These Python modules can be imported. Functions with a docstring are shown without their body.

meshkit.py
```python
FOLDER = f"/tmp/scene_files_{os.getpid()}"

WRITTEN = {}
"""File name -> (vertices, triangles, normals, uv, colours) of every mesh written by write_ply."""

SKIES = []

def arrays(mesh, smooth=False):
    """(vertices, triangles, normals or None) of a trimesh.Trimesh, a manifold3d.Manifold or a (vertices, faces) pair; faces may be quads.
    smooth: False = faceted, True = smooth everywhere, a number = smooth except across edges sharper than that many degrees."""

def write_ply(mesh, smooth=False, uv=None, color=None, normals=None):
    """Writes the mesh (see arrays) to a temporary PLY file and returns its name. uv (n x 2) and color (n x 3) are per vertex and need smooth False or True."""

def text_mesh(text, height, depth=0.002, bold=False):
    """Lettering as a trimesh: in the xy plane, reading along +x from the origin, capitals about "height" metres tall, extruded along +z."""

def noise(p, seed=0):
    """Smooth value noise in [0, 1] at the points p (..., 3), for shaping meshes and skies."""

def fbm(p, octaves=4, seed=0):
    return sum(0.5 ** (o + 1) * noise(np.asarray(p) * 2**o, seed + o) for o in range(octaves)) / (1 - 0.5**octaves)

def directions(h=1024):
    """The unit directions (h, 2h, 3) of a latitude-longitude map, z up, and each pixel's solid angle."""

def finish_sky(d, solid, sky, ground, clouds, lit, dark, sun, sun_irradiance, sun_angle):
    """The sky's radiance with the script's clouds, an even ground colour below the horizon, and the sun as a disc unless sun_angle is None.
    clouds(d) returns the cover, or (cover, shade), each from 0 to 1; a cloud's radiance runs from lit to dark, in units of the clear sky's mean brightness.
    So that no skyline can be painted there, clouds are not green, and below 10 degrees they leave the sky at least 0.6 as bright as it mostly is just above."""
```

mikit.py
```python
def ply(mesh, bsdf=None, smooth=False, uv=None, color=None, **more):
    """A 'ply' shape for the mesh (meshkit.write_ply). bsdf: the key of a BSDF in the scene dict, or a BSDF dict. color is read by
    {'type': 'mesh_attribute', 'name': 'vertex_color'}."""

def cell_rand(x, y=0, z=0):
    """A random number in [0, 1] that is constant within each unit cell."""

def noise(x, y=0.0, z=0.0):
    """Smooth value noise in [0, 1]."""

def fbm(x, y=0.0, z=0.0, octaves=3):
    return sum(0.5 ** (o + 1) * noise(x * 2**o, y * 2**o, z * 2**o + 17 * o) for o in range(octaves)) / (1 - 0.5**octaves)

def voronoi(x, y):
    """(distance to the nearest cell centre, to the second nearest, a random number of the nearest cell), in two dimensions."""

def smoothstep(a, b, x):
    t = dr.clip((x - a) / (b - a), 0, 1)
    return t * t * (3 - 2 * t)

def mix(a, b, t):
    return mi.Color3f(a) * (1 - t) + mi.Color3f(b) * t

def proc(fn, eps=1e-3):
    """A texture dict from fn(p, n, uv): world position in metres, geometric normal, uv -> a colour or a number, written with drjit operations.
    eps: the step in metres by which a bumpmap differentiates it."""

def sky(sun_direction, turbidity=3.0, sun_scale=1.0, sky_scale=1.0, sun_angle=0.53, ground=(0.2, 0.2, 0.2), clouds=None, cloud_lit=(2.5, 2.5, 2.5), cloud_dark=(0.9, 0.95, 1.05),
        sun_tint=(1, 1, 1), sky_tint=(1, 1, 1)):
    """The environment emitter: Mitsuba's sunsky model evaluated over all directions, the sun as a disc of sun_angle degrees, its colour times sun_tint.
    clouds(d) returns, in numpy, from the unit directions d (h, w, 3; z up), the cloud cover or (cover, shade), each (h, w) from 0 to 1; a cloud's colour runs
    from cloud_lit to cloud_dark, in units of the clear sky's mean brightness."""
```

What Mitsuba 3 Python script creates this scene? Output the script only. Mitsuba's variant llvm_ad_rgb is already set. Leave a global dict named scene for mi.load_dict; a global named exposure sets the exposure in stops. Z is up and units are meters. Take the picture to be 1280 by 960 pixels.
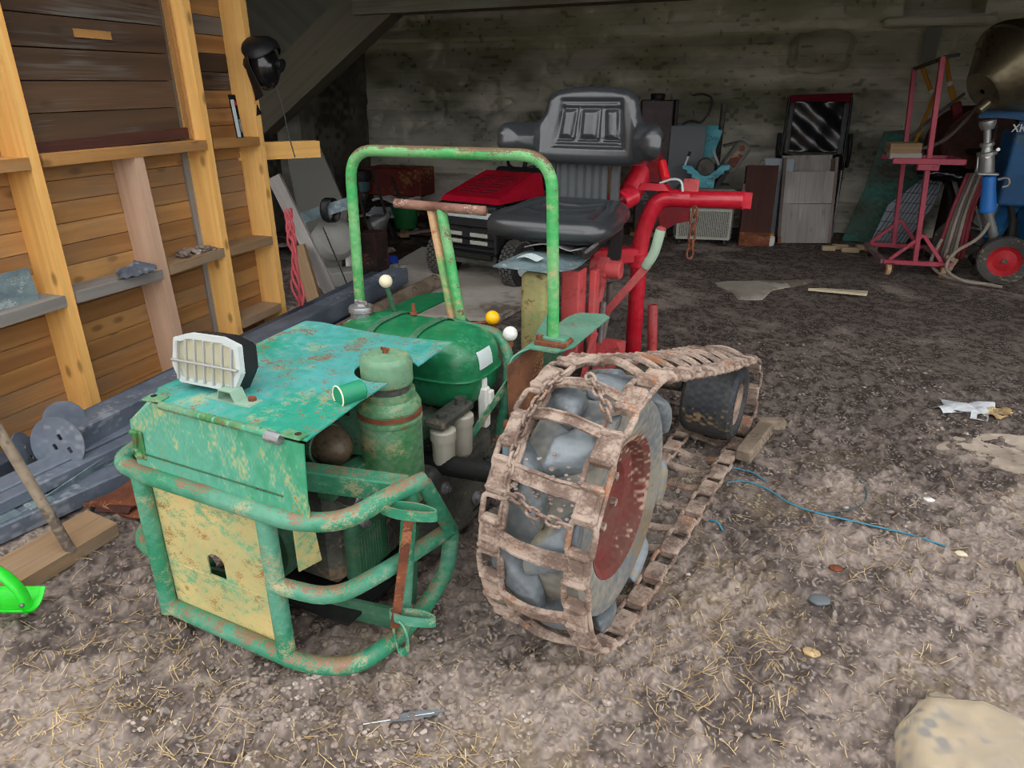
import math, random
import numpy as np
import trimesh
import mitsuba as mi
import drjit as dr
import mikit, meshkit
from mikit import noise, fbm, voronoi, cell_rand, smoothstep, mix, proc
from shapely.geometry import Polygon, Point, box as sbox
from shapely import affinity

random.seed(7)
RNG = np.random.default_rng(7)
scene, labels = {}, {}
T = mi.ScalarTransform4f

# ------------------------------------------------------------------ camera, sky, exposure
EYE = np.array([0.0, 0.0, 1.45])
PITCH = math.atan(362 / 870)
scene['camera'] = {'type': 'perspective', 'fov': 2 * math.degrees(math.atan(640 / 870)), 'fov_axis': 'x', 'near_clip': 0.05, 'far_clip': 200.0,
                   'to_world': T().look_at(origin=EYE.tolist(), target=(EYE + [0, math.cos(PITCH), -math.sin(PITCH)]).tolist(), up=[0, 0, 1])}


def overcast(d):
    n = meshkit.fbm(d * 2.5 + 3.1, 4, 5)
    return np.ones(d.shape[:2]), np.clip((n - 0.35) * 1.6, 0, 1) * 0.35


scene['sky'] = mikit.sky([0.25, -0.75, 0.6], turbidity=4.0, sun_scale=0.0, clouds=overcast, cloud_lit=(2.4, 2.4, 2.42), cloud_dark=(1.6, 1.62, 1.68), ground=(0.16, 0.14, 0.12))
exposure = 3.5

# ------------------------------------------------------------------ frames
def frame(o, x, y, z):
    m = np.eye(4)
    m[:3, 0], m[:3, 1], m[:3, 2], m[:3, 3] = x, y, z, o
    return m


def yawed(deg, o=(0, 0, 0)):
    """x to the right and y away from the viewer, turned so that y leans to the right by deg."""
    a = math.radians(deg)
    return frame(o, [math.cos(a), -math.sin(a), 0], [math.sin(a), math.cos(a), 0], [0, 0, 1])


def trs(t=(0, 0, 0), rx=0, ry=0, rz=0):
    m = trimesh.transformations.euler_matrix(math.radians(rx), math.radians(ry), math.radians(rz), 'sxyz')
    m[:3, 3] = t
    return m


ROOM = yawed(18.49)                       # x across the barn, y along the timber wall, towards the back wall
MACH = yawed(26.0, (-0.783, 1.567, 0.0))  # x to the machine's left as it faces us, y towards its tail
TRAK = yawed(30.5)                        # the crawler belt stands slightly askew
I4 = np.eye(4)


def srgb(*c):
    if len(c) == 1:
        h = c[0].lstrip('#')
        c = [int(h[i:i + 2], 16) for i in (0, 2, 4)]
    c = np.array(c, float) / 255
    return [float(x) for x in np.where(c < 0.04045, c / 12.92, ((c + 0.055) / 1.055) ** 2.4)]


# ------------------------------------------------------------------ entries, names, labels
def nk(key):
    if key not in USED:
        USED.add(key)
        return key
    i = 1
    while f'{key}_{i:03d}' in USED:
        i += 1
    USED.add(f'{key}_{i:03d}')
    return f'{key}_{i:03d}'


USED = set()


def put(key, mesh, bsdf, smooth=30, M=None, uv=None, color=None):
    key = nk(key)
    if isinstance(mesh, tuple):
        mesh, uv = mesh
    if hasattr(mesh, 'to_mesh'):
        mm = mesh.to_mesh()
        mesh = trimesh.Trimesh(mm.vert_properties[:, :3], mm.tri_verts, process=False)
    if M is not None:
        mesh = mesh.copy()
        mesh.apply_transform(M)
    if uv is not None:
        smooth = smooth is True
    scene[key] = mikit.ply(mesh, 'mat_' + bsdf, smooth=smooth, uv=uv, color=color)
    return key


def lab(key, label, cat=None, group=None, kind=None):
    d = {'label': label} if label else {}
    if cat:
        d['category'] = cat
    if group:
        d['group'] = group
    if kind:
        d['kind'] = kind
    labels[key] = d
    return key


def thing(name, label, cat, group=None):
    return lab(nk(name), label, cat, group)


def single(name, label, cat, mesh, bsdf, smooth=30, M=None, group=None, kind=None, **k):
    return lab(put(name, mesh, bsdf, smooth, M, **k), label, cat, group, kind)


# ------------------------------------------------------------------ mesh helpers
cat_ = trimesh.util.concatenate


def box(c, s, ch=0.0, R=None):
    hx, hy, hz = np.array(s, float) / 2
    if ch <= 0:
        m = trimesh.creation.box((2 * hx, 2 * hy, 2 * hz))
    else:
        pts = []
        for sx in (-1, 1):
            for sy in (-1, 1):
                for sz in (-1, 1):
                    pts += [[sx * hx, sy * (hy - ch), sz * (hz - ch)], [sx * (hx - ch), sy * hy, sz * (hz - ch)], [sx * (hx - ch), sy * (hy - ch), sz * hz]]
        m = trimesh.convex.convex_hull(np.array(pts))
    if R is not None:
        m.apply_transform(R)
    m.apply_translation(c)
    return m


def axes(p0, p1, up=(0, 0, 1)):
    p0, p1 = np.array(p0, float), np.array(p1, float)
    x = p1 - p0
    L = np.linalg.norm(x)
    x = x / L
    up = np.array(up, float)
    if abs(np.dot(up, x)) > 0.98:
        up = np.array([0, 1.0, 0]) if abs(x[1]) < 0.9 else np.array([1.0, 0, 0])
    y = np.cross(up, x)
    y /= np.linalg.norm(y)
    z = np.cross(x, y)
    return frame((p0 + p1) / 2, x, y, z), L


def bar(p0, p1, w, h, up=(0, 0, 1), ch=0.0):
    """A straight bar from p0 to p1, w wide, h thick along up."""
    F, L = axes(p0, p1, up)
    m = box((0, 0, 0), (L, w, h), ch)
    m.apply_transform(F)
    return m


def plank(p0, p1, w, h, up=(0, 0, 1), tone=None):
    """A bar with uv for the wood materials (u along the grain in metres; v carries the tone in its tens)."""
    F, L = axes(p0, p1, up)
    hx, hy, hz = L / 2, w / 2, h / 2
    V, U, Fc = [], [], []
    tone = RNG.integers(0, 400) if tone is None else tone
    ou, ov = RNG.random() * 40, 10 * tone + 3 + RNG.random()
    for ax, sg in ((1, 1), (1, -1), (2, 1), (2, -1), (0, 1), (0, -1)):
        o = [i for i in range(3) if i != ax]
        q = []
        for a, b in ((-1, -1), (1, -1), (1, 1), (-1, 1)):
            p = np.zeros(3)
            p[ax], p[o[0]], p[o[1]] = sg, a, b
            p *= [hx, hy, hz]
            q.append(p)
        n = np.cross(q[1] - q[0], q[2] - q[0])
        if n[ax] * sg < 0:
            q = q[::-1]
        i = len(V)
        for p in q:
            V.append(p)
            if ax == 1:
                U.append((p[0] + ou, p[2] + ov + 0.7))
            elif ax == 2:
                U.append((p[0] + ou, p[1] + ov))
            else:
                U.append((p[1] * 0.3 + ou, p[2] + ov + 1.5))
        Fc += [[i, i + 1, i + 2], [i, i + 2, i + 3]]
    m = trimesh.Trimesh(np.array(V), np.array(Fc), process=False)
    m.apply_transform(F)
    return m, np.array(U)


def fillet(pts, r, n=7, closed=False):
    pts = [np.array(p, float) for p in pts]
    out = []
    N = len(pts)
    for i in range(N):
        if not closed and i in (0, N - 1):
            out.append(pts[i])
            continue
        a, p, b = pts[i - 1], pts[i], pts[(i + 1) % N]
        rr = r[i] if isinstance(r, (list, tuple)) else r
        d = min(rr, 0.48 * np.linalg.norm(a - p), 0.48 * np.linalg.norm(b - p))
        s, e = p + (a - p) / np.linalg.norm(a - p) * d, p + (b - p) / np.linalg.norm(b - p) * d
        for t in np.linspace(0, 1, n):
            out.append((1 - t) ** 2 * s + 2 * t * (1 - t) * p + t * t * e)
    return np.array(out)


def sweep(section, pts, up=None, closed=False, scale=None, cap=True):
    """Sweeps a closed 2-D section (k x 2, x sideways, y up) along pts."""
    pts = np.array(pts, float)
    n, sec = len(pts), np.array(section, float)
    k = len(sec)
    tan = np.zeros_like(pts)
    for i in range(n):
        a = pts[i - 1] if (i > 0 or closed) else pts[i]
        b = pts[(i + 1) % n] if (i < n - 1 or closed) else pts[i]
        tan[i] = (b - a) / (np.linalg.norm(b - a) + 1e-12)
    V = []
    if up is None:
        ref = np.array([0, 0, 1.0]) if abs(tan[0][2]) < 0.9 else np.array([1.0, 0, 0])
        s = np.cross(tan[0], ref)
        s /= np.linalg.norm(s)
    for i in range(n):
        if up is None:
            s = s - tan[i] * np.dot(s, tan[i])
            s /= np.linalg.norm(s)
        else:
            s = np.cross(tan[i], np.array(up[i] if np.ndim(up) == 2 else up, float))
            s /= np.linalg.norm(s)
        u = np.cross(s, tan[i])
        sc = 1.0 if scale is None else scale[i]
        V.append(pts[i] + sc * (sec[:, :1] * s + sec[:, 1:] * u))
    V = np.vstack(V)
    F = []
    for i in range(n if closed else n - 1):
        j = (i + 1) % n
        for q in range(k):
            r = (q + 1) % k
            F += [[i * k + q, i * k + r, j * k + r], [i * k + q, j * k + r, j * k + q]]
    if cap and not closed:
        c0, c1 = len(V), len(V) + 1
        V = np.vstack([V, pts[0], pts[-1]])
        if not np.allclose(sec.mean(0), 0, atol=1e-4):
            V[c0], V[c1] = V[:k].mean(0), V[(n - 1) * k:n * k].mean(0)
        for q in range(k):
            r = (q + 1) % k
            F += [[c0, r, q], [c1, (n - 1) * k + q, (n - 1) * k + r]]
    m = trimesh.Trimesh(V, np.array(F), process=False)
    if m.volume < 0:
        m.invert()
    return m


def ring(r, n=12, ry=None):
    a = np.arange(n) * 2 * np.pi / n
    return np.stack([r * np.cos(a), (ry or r) * np.sin(a)], 1)


def tube(pts, r, n=12, closed=False, bend=0.0, scale=None, m=7):
    if bend:
        pts = fillet(pts, bend, m, closed)
    return sweep(ring(r, n), pts, closed=closed, scale=scale)


def pipe(p0, p1, r, wall=0.004, n=16):
    """An open-ended hollow tube."""
    F, L = axes(p0, p1)
    prof = np.array([[r - wall, -L / 2], [r, -L / 2], [r, L / 2], [r - wall, L / 2]])
    m = lathe(np.vstack([prof, prof[:1]]), n)
    m.apply_transform(F @ trs((0, 0, 0), 0, 90, 0))
    return m


def lathe(prof, n=32):
    prof = np.array(prof, float)
    a = np.arange(n) * 2 * np.pi / n
    V = np.stack([np.outer(np.cos(a), prof[:, 0]), np.outer(np.sin(a), prof[:, 0]), np.tile(prof[:, 1], (n, 1))], -1)
    k = len(prof)
    F = []
    for i in range(n):
        j = (i + 1) % n
        for q in range(k - 1):
            F += [[i * k + q, j * k + q, j * k + q + 1], [i * k + q, j * k + q + 1, i * k + q + 1]]
    m = trimesh.Trimesh(V.reshape(-1, 3), np.array(F), process=False)
    m.merge_vertices()
    m.update_faces(m.nondegenerate_faces())
    if m.volume < 0:
        m.invert()
    return m


def cyl(p0, p1, r, n=20, ch=0.0):
    F, L = axes(p0, p1)
    prof = [[0, -L / 2], [r - ch, -L / 2], [r, -L / 2 + ch], [r, L / 2 - ch], [r - ch, L / 2], [0, L / 2]] if ch else [[0, -L / 2], [r, -L / 2], [r, L / 2], [0, L / 2]]
    m = lathe(prof, n)
    m.apply_transform(F @ trs((0, 0, 0), 0, 90, 0))
    return m


def lathe_on(p0, p1, prof, n=32):
    """A lathed profile (r, distance from p0) on the axis p0 -> p1."""
    F, L = axes(p0, p1)
    m = lathe(prof, n)
    m.apply_transform(F @ trs((0, 0, 0), 0, 90, 0) @ trs((0, 0, -L / 2)))
    return m


def ball(c, r, sub=2, s=(1, 1, 1)):
    m = trimesh.creation.icosphere(subdivisions=sub, radius=1.0)
    m.apply_scale(np.array(s) * r)
    m.apply_translation(c)
    return m


def hull(pts):
    return trimesh.convex.convex_hull(np.array(pts, float))


def rbox(c, s, r, sub=1, R=None):
    h = np.array(s) / 2 - r
    b = trimesh.creation.icosphere(subdivisions=sub, radius=r).vertices
    m = hull(np.vstack([b + h * [x, y, z] for x in (-1, 1) for y in (-1, 1) for z in (-1, 1)]))
    if R is not None:
        m.apply_transform(R)
    m.apply_translation(c)
    return m


def extr(poly, d):
    if not isinstance(poly, Polygon):
        poly = Polygon(poly)
    return trimesh.creation.extrude_polygon(poly, d, engine='earcut')


def sheet(poly, t, M):
    m = extr(poly, t)
    m.apply_translation((0, 0, -t / 2))
    m.apply_transform(M)
    return m


def surf(f, nu, nv, t=0.0):
    """A sheet f(u, v) -> point over the unit square, thickened by t along its normals."""
    P = np.array([[f(u, v) for v in np.linspace(0, 1, nv)] for u in np.linspace(0, 1, nu)])
    F = []
    for i in range(nu - 1):
        for j in range(nv - 1):
            a = i * nv + j
            F += [[a, a + nv, a + nv + 1], [a, a + nv + 1, a + 1]]
    m = trimesh.Trimesh(P.reshape(-1, 3), np.array(F), process=False)
    if not t:
        return m
    N = m.vertex_normals
    k = len(P.reshape(-1, 3))
    V = np.vstack([m.vertices + N * t / 2, m.vertices - N * t / 2])
    F2 = [*F, *[[b + k, a + k, c + k] for a, b, c in F]]
    edge = [i * nv for i in range(nu)] + [(nu - 1) * nv + j for j in range(1, nv)] + [i * nv + nv - 1 for i in range(nu - 2, -1, -1)] + [j for j in range(nv - 2, 0, -1)]
    for a, b in zip(edge, edge[1:] + edge[:1]):
        F2 += [[b, a, a + k], [b, a + k, b + k]]
    m = trimesh.Trimesh(V, np.array(F2), process=False)
    if m.volume < 0:
        m.invert()
    return m


def pad(outline, front, back, nr=14):
    """A cushion-like solid over a star-shaped outline about (0, 0): front(xy, d) and back(xy, d) give z, d is the distance from the rim."""
    out = np.array(outline, float)
    poly = Polygon(out)
    k = len(out)
    s = 1 - (1 - np.linspace(0, 1, nr)) ** 1.0
    s = np.sin(s * np.pi / 2)
    V, F = [], []
    xy = np.vstack([out * q for q in s[1:]])
    xy = np.vstack([[0, 0], xy])
    rim = poly.exterior
    d = np.array([rim.distance(Point(p)) for p in xy])
    d[-k:] = 0
    n = len(xy)
    V = np.vstack([np.column_stack([xy, front(xy, d)]), np.column_stack([xy, back(xy, d)])])
    for i in range(k):
        j = (i + 1) % k
        F += [[0, 1 + i, 1 + j], [n, n + 1 + j, n + 1 + i]]
        for q in range(nr - 2):
            a, b = 1 + q * k, 1 + (q + 1) * k
            F += [[a + i, b + i, b + j], [a + i, b + j, a + j], [n + a + i, n + b + j, n + b + i], [n + a + i, n + a + j, n + b + j]]
        a = 1 + (nr - 2) * k
        F += [[a + i, n + a + i, n + a + j], [a + i, n + a + j, a + j]]
    m = trimesh.Trimesh(V, np.array(F), process=False)
    if m.volume < 0:
        m.invert()
    return m


def bumpy(m, amp, freq, seed=0):
    v = m.vertices
    d = (meshkit.fbm(v * freq + seed * 7.3, 3, seed) - 0.5) * 2 * amp
    m = m.copy()
    m.vertices = v + m.vertex_normals * d[:, None]
    return m


def rock(r, s=(1, 1, 1), seed=0, sub=2, amp=0.25):
    m = trimesh.creation.icosphere(subdivisions=sub, radius=1.0)
    d = (meshkit.fbm(m.vertices * 1.3 + seed * 3.1, 3, seed) - 0.5) * 2 * amp
    m.vertices = m.vertices * (1 + d[:, None]) * np.array(s) * r
    return m


def chain_links(pts, pitch, r, w):
    """The links of a chain along pts, each a mesh: stadium loops turned by 90 degrees in turn."""
    pts = np.array(pts, float)
    seg = np.r_[0, np.cumsum(np.linalg.norm(np.diff(pts, axis=0), axis=1))]
    out = []
    for i in range(int(seg[-1] / pitch)):
        s = (i + 0.5) * pitch
        p = np.array([np.interp(s, seg, pts[:, c]) for c in range(3)])
        q = np.array([np.interp(min(s + 0.01, seg[-1]), seg, pts[:, c]) for c in range(3)])
        q0 = np.array([np.interp(max(s - 0.01, 0), seg, pts[:, c]) for c in range(3)])
        F, _ = axes(q0, q + 1e-6, (0.3, 0.2, 1))
        L, h = pitch * 0.5 + r * 1.2, w / 2
        a = np.linspace(-np.pi / 2, np.pi / 2, 5)
        st = [[L - h + h * math.cos(t), h * math.sin(t), 0] for t in a] + [[-(L - h) - h * math.cos(t), -h * math.sin(t), 0] for t in a]
        m = sweep(ring(r, 6), st, closed=True)
        F[:3, 3] = p
        m.apply_transform(F @ trs((0, 0, 0), 45 + 90 * (i % 2), 0, 0))
        out.append(m)
    return out


# ------------------------------------------------------------------ materials
def rgb(c):
    return {'type': 'rgb', 'value': [float(x) for x in c]}


def prin(name, base, rough=0.6, metallic=0.0, spec=0.4, bump=None, bscale=0.002, eps=1e-3, **k):
    b = {'type': 'principled', 'base_color': base if isinstance(base, dict) else rgb(base), 'roughness': rough, 'metallic': metallic, 'specular': spec, **k}
    if bump is not None:
        b = {'type': 'bumpmap', 'arbitrary': proc(bump, eps), 'scale': bscale, 'bsdf': b}
    scene['mat_' + name] = {'type': 'twosided', 'bsdf': b}
    return name


def c3(c):
    return mi.Color3f(*[float(x) for x in c])


def paint(name, a, b, primer, rust, p_amt=0.35, r_amt=0.3, f=7.0, top_rust=0.0, rough=0.5, spec=0.45, streak=0.0):
    """Old brushed paint: two tones, worn to primer and rust in patches."""
    A, B, P_, R_ = map(c3, (a, b, primer, rust))
    R2 = c3(np.array(rust) * 0.55)

    def fn(p, n, uv):
        x, y, z = p.x * f, p.y * f, p.z * f * (1 - streak)
        n1 = fbm(x * 0.6, y * 0.6, z * 0.6, octaves=4)
        n2 = fbm(x * 1.5 + 31, y * 1.5, z * 1.5, octaves=4)
        n3 = fbm(x * 7 + 7, y * 7, z * 7, octaves=3)
        n5 = noise(x * 34, y * 34, z * 34)
        col = mix(A, B, smoothstep(0.36, 0.64, n1 * 0.8 + n3 * 0.2))
        w = n2 * 0.5 + n3 * 0.32 + n5 * 0.18
        tp = 0.70 - 0.3 * p_amt
        col = mix(col, P_, smoothstep(tp - 0.10, tp + 0.09, w) * 0.92)
        up = dr.maximum(n.z, 0) * top_rust
        n4 = fbm(x * 2.2 + 91, y * 2.2, z * 2.2 + 5, octaves=4)
        rt = n4 * 0.5 + n3 * 0.25 + n5 * 0.25 + up * 0.13
        tr = 0.73 - 0.3 * r_amt
        col = mix(col, mix(R_, R2, n3), smoothstep(tr - 0.06, tr + 0.08, rt) * 0.9)
        col = mix(col, R_, smoothstep(0.70, 0.84, n5 * 0.55 + n4 * 0.45) * 0.7)
        return col * (0.80 + 0.26 * n3 + 0.14 * n5)

    return prin(name, proc(fn), rough, 0, spec)


def wood(name, a, b, grain=1.0, knots=0.6, var=0.35, grey=None, g_amt=0.0, rough=0.75):
    A, B = c3(a), c3(b)
    G = c3(grey) if grey is not None else None
    KN = c3(np.array(b) * 0.35)

    def fn(p, n, uv):
        tone = cell_rand(dr.floor(uv.y / 10), 3)
        t2 = cell_rand(dr.floor(uv.y / 10), 8)
        u, v = uv.x, uv.y
        wob = noise(u * 1.6, v * 9, tone * 9) * 0.05
        g = noise(u * 1.1, (v + wob) * 55 * grain, 3)
        g2 = noise(u * 6, (v + wob) * 260 * grain, 9)
        col = mix(A, B, dr.clip(0.15 + 0.6 * (g - 0.25) + 0.3 * (g2 - 0.5) + var * (tone - 0.4), 0, 1))
        d1, d2, r = voronoi(u * 2.6, v * 5.2)
        k = (1 - smoothstep(0.03, 0.12, d1)) * knots
        col = mix(col, KN, dr.select(r > 0.45, k, 0.0))
        if G is not None:
            s = smoothstep(0.45, 0.7, fbm(u * 2.2, v * 5, t2 * 30) * 0.65 + t2 * 0.55 * g_amt + 0.1 * g_amt + 0.2 * (g2 - 0.5))
            col = mix(col, G * (0.7 + 0.6 * g), s * dr.minimum(1.0, g_amt * 1.4))
        return col * (0.75 + 0.3 * t2 + 0.2 * g2)

    return prin(name, proc(fn), rough, 0, 0.25)


def mottled(name, a, b, c=None, f=8.0, amt=0.5, rough=0.7, metallic=0.0, spec=0.3, bump=0.0, **k):
    A, B = c3(a), c3(b)
    Cc = c3(c) if c is not None else None

    def fn(p, n, uv):
        n1 = fbm(p.x * f, p.y * f, p.z * f, octaves=4)
        n3 = noise(p.x * f * 9, p.y * f * 9, p.z * f * 9)
        col = mix(A, B, smoothstep(0.35, 0.65, n1 * 0.75 + n3 * 0.25))
        if Cc is not None:
            n2 = fbm(p.x * f * 0.7 + 40, p.y * f * 0.7, p.z * f * 0.7 + 11, octaves=3)
            col = mix(col, Cc, smoothstep(0.68 - 0.3 * amt, 0.8 - 0.3 * amt, n2 * 0.75 + n3 * 0.25))
        return col * (0.85 + 0.3 * n3)

    kw = {}
    if bump:
        kw = dict(bump=lambda p, n, uv: fbm(p.x * f * 4, p.y * f * 4, p.z * f * 4, octaves=3), bscale=bump, eps=2e-3)
    return prin(name, proc(fn), rough, metallic, spec, **kw, **k)


# paint of the machine
paint('hood_paint', srgb(34, 136, 112), srgb(74, 150, 146), srgb(136, 152, 116), srgb(132, 98, 66), 0.22, 0.36, 6.5, top_rust=0.40)
paint('guard_paint', srgb(46, 126, 94), srgb(84, 144, 120), srgb(158, 154, 116), srgb(146, 110, 84), 0.28, 0.26, 8.0, top_rust=1.3)
paint('panel_paint', srgb(200, 180, 122), srgb(176, 168, 116), srgb(84, 156, 118), srgb(172, 122, 66), 0.42, 0.42, 8.0)
paint('front_paint', srgb(44, 140, 96), srgb(84, 156, 132), srgb(168, 164, 108), srgb(144, 104, 64), 0.36, 0.24, 7.0, streak=0.6)
paint('filter_paint', srgb(54, 116, 66), srgb(100, 138, 108), srgb(146, 136, 98), srgb(126, 80, 50), 0.32, 0.34, 9.0)
paint('rollbar_paint', srgb(58, 160, 86), srgb(110, 172, 112), srgb(164, 152, 110), srgb(116, 72, 58), 0.28, 0.24, 9.0, top_rust=2.6)
paint('tank_paint', srgb(26, 106, 66), srgb(40, 122, 84), srgb(80, 130, 100), srgb(80, 72, 46), 0.08, 0.06, 5.0, rough=0.32, spec=0.5)
paint('pedestal_paint', srgb(178, 164, 112), srgb(150, 150, 100), srgb(120, 160, 96), srgb(128, 76, 46), 0.22, 0.46, 12.0)
paint('red_paint', srgb(172, 20, 38), srgb(186, 32, 50), srgb(160, 56, 62), srgb(104, 46, 40), 0.16, 0.16, 6.0, rough=0.3, spec=0.6)
paint('faded_red', srgb(184, 70, 72), srgb(170, 82, 82), srgb(140, 48, 50), srgb(112, 62, 48), 0.3, 0.3, 8.0)
paint('dark_green', srgb(50, 100, 70), srgb(64, 104, 82), srgb(90, 102, 84), srgb(62, 52, 40), 0.22, 0.30, 9.0)
paint('pink_paint', srgb(176, 66, 84), srgb(160, 58, 76), srgb(150, 90, 92), srgb(96, 52, 46), 0.12, 0.14, 6.0)
# timber
wood('new_pine', srgb(240, 192, 116), srgb(222, 160, 82), 0.8, 0.7, 0.3)
wood('wall_boards', srgb(184, 138, 84), srgb(132, 90, 52), 0.7, 0.55, 0.8, srgb(118, 104, 88), 0.40)
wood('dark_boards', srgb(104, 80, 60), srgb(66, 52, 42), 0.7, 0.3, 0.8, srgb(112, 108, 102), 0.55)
wood('old_pine', srgb(178, 132, 78), srgb(140, 96, 54), 0.9, 0.5, 0.4, srgb(120, 110, 98), 0.35)
wood('pink_board', srgb(222, 190, 162), srgb(192, 152, 126), 0.8, 0.7, 0.2, srgb(140, 136, 130), 0.12)
wood('grey_wood', srgb(152, 148, 142), srgb(112, 106, 100), 1.0, 0.3, 0.4, srgb(170, 168, 164), 0.4)
wood('dusty_wood', srgb(158, 130, 98), srgb(120, 94, 66), 1.0, 0.3, 0.3, srgb(150, 136, 120), 0.4)
wood('brown_wood', srgb(74, 46, 40), srgb(52, 32, 28), 1.0, 0.2, 0.3, srgb(112, 62, 36), 0.2)
# metals and the rest
mottled('track_steel', srgb(164, 146, 132), srgb(104, 86, 76), srgb(142, 100, 74), 20, 0.26, 0.85, bump=0.003)
mottled('tyre_lug', srgb(116, 124, 128), srgb(84, 90, 94), srgb(124, 116, 98), 9, 0.40, 0.42, spec=0.55)
mottled('tyre_dirty', srgb(100, 104, 106), srgb(122, 118, 108), srgb(110, 98, 80), 7, 0.4, 0.75)
mottled('rim_red', srgb(108, 50, 46), srgb(96, 62, 54), srgb(150, 126, 110), 9, 0.72, 0.8)
mottled('zinc', srgb(102, 111, 124), srgb(80, 89, 102), srgb(122, 128, 136), 6, 0.3, 0.5, 0.0, spec=0.5)
mottled('zinc_dark', srgb(74, 80, 90), srgb(54, 60, 70), srgb(88, 92, 98), 6, 0.3, 0.6, 0.0)
mottled('galvanised', srgb(124, 142, 146), srgb(100, 118, 124), srgb(156, 166, 166), 22, 0.4, 0.45, 0.2)
mottled('bare_steel', srgb(150, 152, 154), srgb(118, 118, 118), srgb(120, 96, 78), 14, 0.25, 0.4, 0.6)
mottled('rust', srgb(124, 72, 48), srgb(92, 54, 40), srgb(146, 96, 66), 18, 0.35, 0.85)
mottled('dark_iron', srgb(82, 82, 74), srgb(54, 56, 52), srgb(112, 94, 74), 12, 0.3, 0.55)
mottled('oil_brown', srgb(84, 70, 54), srgb(44, 42, 38), srgb(140, 106, 72), 11, 0.35, 0.4)
mottled('black_iron', srgb(34, 34, 33), srgb(20, 20, 21), srgb(52, 46, 40), 10, 0.25, 0.5)
mottled('rust_drum', srgb(84, 48, 34), srgb(62, 38, 30), srgb(56, 46, 42), 5, 0.3, 0.8)
mottled('flat_stone', srgb(182, 166, 138), srgb(154, 142, 124), srgb(124, 120, 114), 4.5, 0.45, 0.9, bump=0.01)
mottled('slab', srgb(190, 184, 174), srgb(156, 148, 136), srgb(120, 110, 98), 2.5, 0.35, 0.95, bump=0.01)
mottled('green_sheet', srgb(70, 88, 78), srgb(56, 110, 98), srgb(64, 60, 50), 4.0, 0.45, 0.8)
mottled('blue_paint', srgb(36, 92, 138), srgb(30, 78, 120), srgb(60, 90, 110), 5, 0.2, 0.5)
mottled('cyan_paint', srgb(96, 176, 190), srgb(76, 150, 164), srgb(70, 90, 92), 14, 0.3, 0.6)
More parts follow.
